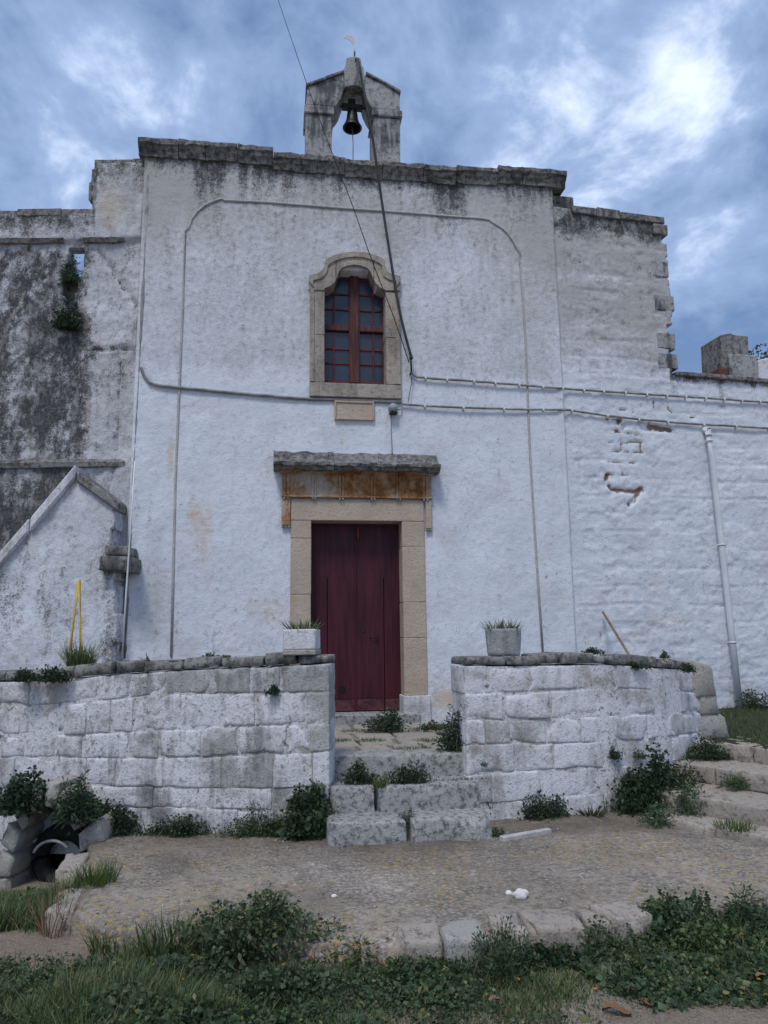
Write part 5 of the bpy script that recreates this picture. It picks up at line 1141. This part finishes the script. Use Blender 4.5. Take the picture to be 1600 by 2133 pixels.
# bigger clumps of the foreground
bush(Z0(540, 1968, -.06), .34, .18, .32, 1800, .045, Lf, 'tall leafy weed clump at the front edge of the yard, left', group='foreground weeds')
bush(Z0(1425, 1955, -.12), .27, .18, .24, 1400, .04, Lf, 'biggest leafy weed clump at the front edge, right', group='foreground weeds')
bush(Z0(1600, 1950, -.12), .26, .18, .24, 1200, .04, Lf, 'leafy weed clump at the right frame edge', group='foreground weeds')
bush(Z0(1040, 2035, -.13), .15, .12, .26, 800, .03, Lf, 'feathery weed in front of the small kerb stone', group='foreground weeds', up=1.4)
bush(Z0(1250, 1985, -.13), .20, .14, .18, 560, .035, Lf, 'low leafy weed in front of the white kerb stone', group='foreground weeds')
for i, (px_, py_, w, h, lab) in enumerate(((440, 1975, .20, .22, 'weed just left of the tall front clump'), (640, 1985, .22, .24, 'weed just right of the tall front clump'), (720, 1990, .18, .18, 'second weed right of the tall front clump'), (790, 2000, .16, .20, 'weed hugging the leftmost kerb stone'), (900, 2030, .20, .16, 'low weed before the mossy grey kerb stone'), (1130, 2010, .18, .14, 'low weed before the biggest kerb stone'), (1330, 1970, .20, .20, 'weed left of the biggest right clump'), (1500, 1985, .24, .26, 'weed between the two big right clumps'), (150, 2060, .26, .20, 'weed low at the left in the front grass'), (330, 2070, .26, .22, 'weed in the front grass below the yard corner'), (560, 2080, .28, .22, 'weed in the front grass near the bottom edge'))):
    bush(Z0(px_, py_, -.12), w*1.15, w*.6, h*.62, 500+1800*w, .034, (Lf, Ld, Lf, Gr)[i % 4], lab, group='foreground weeds')
tuft(Z0(350, 1970, -.05), .16, .17, 220, Gr, 'upright grass blades at the yard corner, left', group='foreground weeds', w=.008)
tuft(Z0(200, 1840, .0), .12, .17, 240, Gl, 'bright grass tuft on the left edge of the yard', group='foreground weeds', w=.006)
tuft(Z0(228, 1980, -.13), .10, .16, 160, Gl, 'bright grass tuft beside the earth path', group='foreground weeds', w=.006)
tuft(Z0(115, 1945, -.13), .08, .34, 60, M['dead'], 'dry brown stalks beside the earth path', group='foreground weeds', w=.006)

# lawn of blades and small leaves, nobody could count them
PA, PB = onZ(0, 1962, -.13), onZ(300, 1972, -.13)
def path_mask(x, y):       # bare earth: the path on the left and the strip at the bottom right
    a = sst(np.abs(y-np.interp(x, [PA.x, PB.x], [PA.y, PB.y])), .24+.08*vn(x*4, y*0, 3), .12)*sst(-x, -PB.x-.25, -PB.x+.1)
    b = sst(-(y+5.70-.10*sst(x, 1.2, 2.4)+.06*vn(x*3, y*0, 6)), -.10, .04)*sst(x, .75, 1.2)
    return np.maximum(a, b)
def scatter(n, x0, x1, y0, y1, seed):
    r_ = np.random.default_rng(seed); x = r_.uniform(x0, x1, n); y = r_.uniform(y0, y1, n)
    yd = (y > edge_y(x)-.02) & (x > yard_left(y)-.03)
    keep = ~yd & (path_mask(x, y) < r_.random(n)) & (y < -2.75) & ~((x > 3.0) & (y > -3.8))
    dens = fbm(x*1.6, y*1.6, 201); keep &= r_.random(n) < (.35+1.1*sst(dens, .3, .6))
    return x[keep], y[keep]
def hfield(x, y):
    return (.035+.145*sst(fbm(x*1.3, y*1.3, 202), .32, .66))*(1-.50*sst(x, .85, 1.7))*(1+.45*blob(x, y, -.4, -4.8, 1.2, .6))*(1+.9*blob(x, y, -1.75, -3.5, .6, .45))*(1-.5*blob(x, y, -1.8, -2.85, .5, .22))*(1-.55*sst(-x, .75, 1.1)*sst(-y, 4.35, 4.5)*sst(y, -5.1, -4.9))
x1, y1 = scatter(190000, -2.6, 3.6, -6.0, -4.0, 5); x2, y2 = scatter(80000, -3.4, -1.1, -4.3, -2.75, 15)
x = np.concatenate([x1, x2]); y = np.concatenate([y1, y2])
r_ = np.random.default_rng(6); n = len(x); b = np.stack([x, y, gz(x, y)-.01], 1)
hgt = hfield(x, y)*r_.uniform(.45, 1.25, n)
dv = r_.normal(size=(n, 3))*.30; dv[:, 2] = 1
veg('grass', [blade_mesh(b, dv, hgt, r_.uniform(.003, .008, n), r_.uniform(.1, .7, n), 7)], Gr, 'rough green grass in front of the yard edge', kind='stuff')
x1, y1 = scatter(210000, -2.6, 3.6, -6.0, -4.0, 8); x2, y2 = scatter(30000, -3.4, -1.1, -4.3, -2.75, 18)
x = np.concatenate([x1, x2]); y = np.concatenate([y1, y2]); n = len(x)
kk = sst(fbm(x*2.1, y*2.1, 203), .34, .56) > r_.random(n); x, y = x[kk], y[kk]; n = len(x)
zl = (.015+.80*hfield(x, y)*sst(fbm(x*2.7, y*2.7, 204), .3, .7))*r_.random(n)**.6
ax = r_.normal(size=(n, 3))*.7; ax[:, 2] = np.abs(ax[:, 2])*.5+.25; Lg = (.009+.024*r_.random(n)**1.6)*(1+.6*(fbm(x*1.5, y*1.5, 206) > .57))
veg('ground_cover', [leaf_mesh(np.stack([x, y, gz(x, y)+zl], 1), ax, Lg, Lg*r_.uniform(.5, .95, n), 9)], Lf, 'low broad leaved weeds among the grass', kind='stuff')
# turf on the raised ground
x = r_.uniform(4.3, 9.5, 9000); y = r_.uniform(-2.3, .1, 9000); kk = (x > 4.5-.42*(y+1.9)); x, y = x[kk], y[kk]; n = len(x); dv = r_.normal(size=(n, 3))*.3; dv[:, 2] = 1
veg('turf', [blade_mesh(np.stack([x, y, .49+.10*sst(y, -1.8, .1)], 1), dv, r_.uniform(.03, .10, n), r_.uniform(.004, .008, n), r_.uniform(.1, .5, n), 17)], Gl, 'short grass on the raised ground at the right', kind='stuff')
# small orange flowers and fallen leaves
FLW_ = ('right of the upright blades at the yard corner', 'just under the tall leafy clump on the left', 'below the upright blades at the yard corner', 'near the bottom edge under the tall left clump', 'just right of the tall left clump', 'left of the leftmost kerb stone', 'low beside the tall left clump', 'right of the bright tuft by the path', 'in front of the tall left clump', 'before the leftmost kerb stone', 'near the bottom right corner', 'under the low weed before the white kerb stone', 'right of the feathery weed', 'on the clump at the right frame edge', 'nearest the bottom left corner', 'midway between bottom edge and yard corner')
for i, (px_, py_) in enumerate(((400, 1990), (450, 1975), (320, 2010), (480, 2080), (690, 1975), (735, 1965), (650, 1995), (250, 2000), (590, 2010), (800, 2005), (1580, 2040), (1240, 2060), (1080, 2040), (1545, 1945), (205, 2040), (380, 2040))):
    p = np.array(onZ(px_, py_, -.02)); t = np.linspace(0, 2*np.pi, 7)[:-1]
    ax = np.stack([np.cos(t), np.sin(t), .6+0*t], 1); bb = np.repeat(p[None], 6, 0)
    st = blade_mesh(p[None]-np.array([[0, 0, .12]]), np.array([[0., 0, 1]]), np.array([.12]), np.array([.004]), np.array([0.]), i)
    f = veg('orange_flower', [leaf_mesh(bb, ax, np.full(6, .012), np.full(6, .009), 300+i)], M['flower'], 'tiny orange flower in the grass, ' + FLW_[i], 'flower', 'orange flowers in the grass')
    veg('flower_stem', [st], Gr, parent=f)
wl = veg('white_flower', [leaf_mesh(np.repeat(np.array(Z0(1357, 1705, .05))[None], 6, 0), np.stack([np.cos(t), np.sin(t), .5+0*t], 1), np.full(6, .022), np.full(6, .016), 5)], M['flower_white'], 'tiny white flower before the ivy mass', 'flower')
def dead_leaf(px_, py_, z, L, rot, lab):
    p = onZ(px_, py_, z); c, s = math.cos(rot), math.sin(rot); V = []; F_ = []; n = 8
    for i in range(n+1):
        t = i/n; w = L*.22*math.sin(math.pi*min(1, t*1.05))**.7*(1+.25*math.sin(t*17)); zc = L*(.12*math.sin(t*5)+.1*t)
        for sgn, dz in ((-1, L*.12), (0, 0), (1, L*.15)):
            xx, yy = (t-.5)*L, sgn*w; V.append((p.x+xx*c-yy*s, p.y+xx*s+yy*c, p.z+zc+dz))
    for i in range(n):
        for k in range(2): F_.append((i*3+k, i*3+k+1, i*3+k+4, i*3+k+3))
    return tag(mesh('dead_leaf', V, F_, M['dead'], None, True), lab, 'leaf', 'fallen brown leaves')
dead_leaf(1350, 2068, -.115, .10, .9, 'big curled brown leaf in the grass at the bottom right'); dead_leaf(1285, 2112, -.12, .13, -.5, 'long brown leaf at the bottom edge, left of the big curled one')
dead_leaf(1345, 2092, -.115, .07, -1.0, 'brown leaf just under the big curled one'); dead_leaf(1585, 2035, -.10, .07, .3, 'brown leaf at the right frame edge'); dead_leaf(1030, 2085, -.10, .07, .4, 'dark brown leaf below the feathery weed')
# tree beyond the low roof
tp = Vector((9.3, 4.2, -.2)); q = ray(1600, 752); tp = CAM+q*((3.6+9.2)/q.y); tr_ = empty('tree', (tp.x+.7, tp.y, -.3), 'dark green tree top showing behind the low roof parapet', 'tree')
bx0 = Vector((tp.x+.7, tp.y, -.3)); tube('trunk', [bx0, bx0+Vector((.1, 0, 2.2)), bx0+Vector((-.05, .1, 4.2)), bx0+Vector((.1, 0, 5.6))], .22, M['wood'], tr_, 9, True, .3)
for dx_, dz_ in ((-.9, 5.7), (.9, 5.8), (.1, 6.3)): tube('limb', [bx0+Vector((0, .05, 4.0)), bx0+Vector((dx_*.5, 0, 4.9)), bx0+Vector((dx_, 0, dz_))], .10, M['wood'], tr_, 7, True, .25)
r_ = np.random.default_rng(77); Cs = [(-.9, 0, 5.4, .75), (.4, .2, 5.9, .9), (1.3, 0, 5.4, .8), (.2, -.3, 5.2, .9)]; Vs = []
for cx_, cy_, cz_, rr_ in Cs:
    n = 1500; d = r_.normal(size=(n, 3)); d /= np.linalg.norm(d, axis=1, keepdims=True); rad = rr_*r_.random(n)**.45*(.75+.5*vn(d[:, 0]*3+5, d[:, 2]*3+d[:, 1]*2, 9)); bb = d*rad[:, None]*np.array([1, 1, .75])+np.array([bx0.x+cx_, bx0.y+cy_, cz_+1.12])
    Vs.append(leaf_mesh(bb, d+r_.normal(size=(n, 3))*.5, r_.uniform(.06, .13, n), r_.uniform(.03, .06, n), 900+int(cx_*10)))
veg('crown', Vs, Ld, None, parent=tr_)
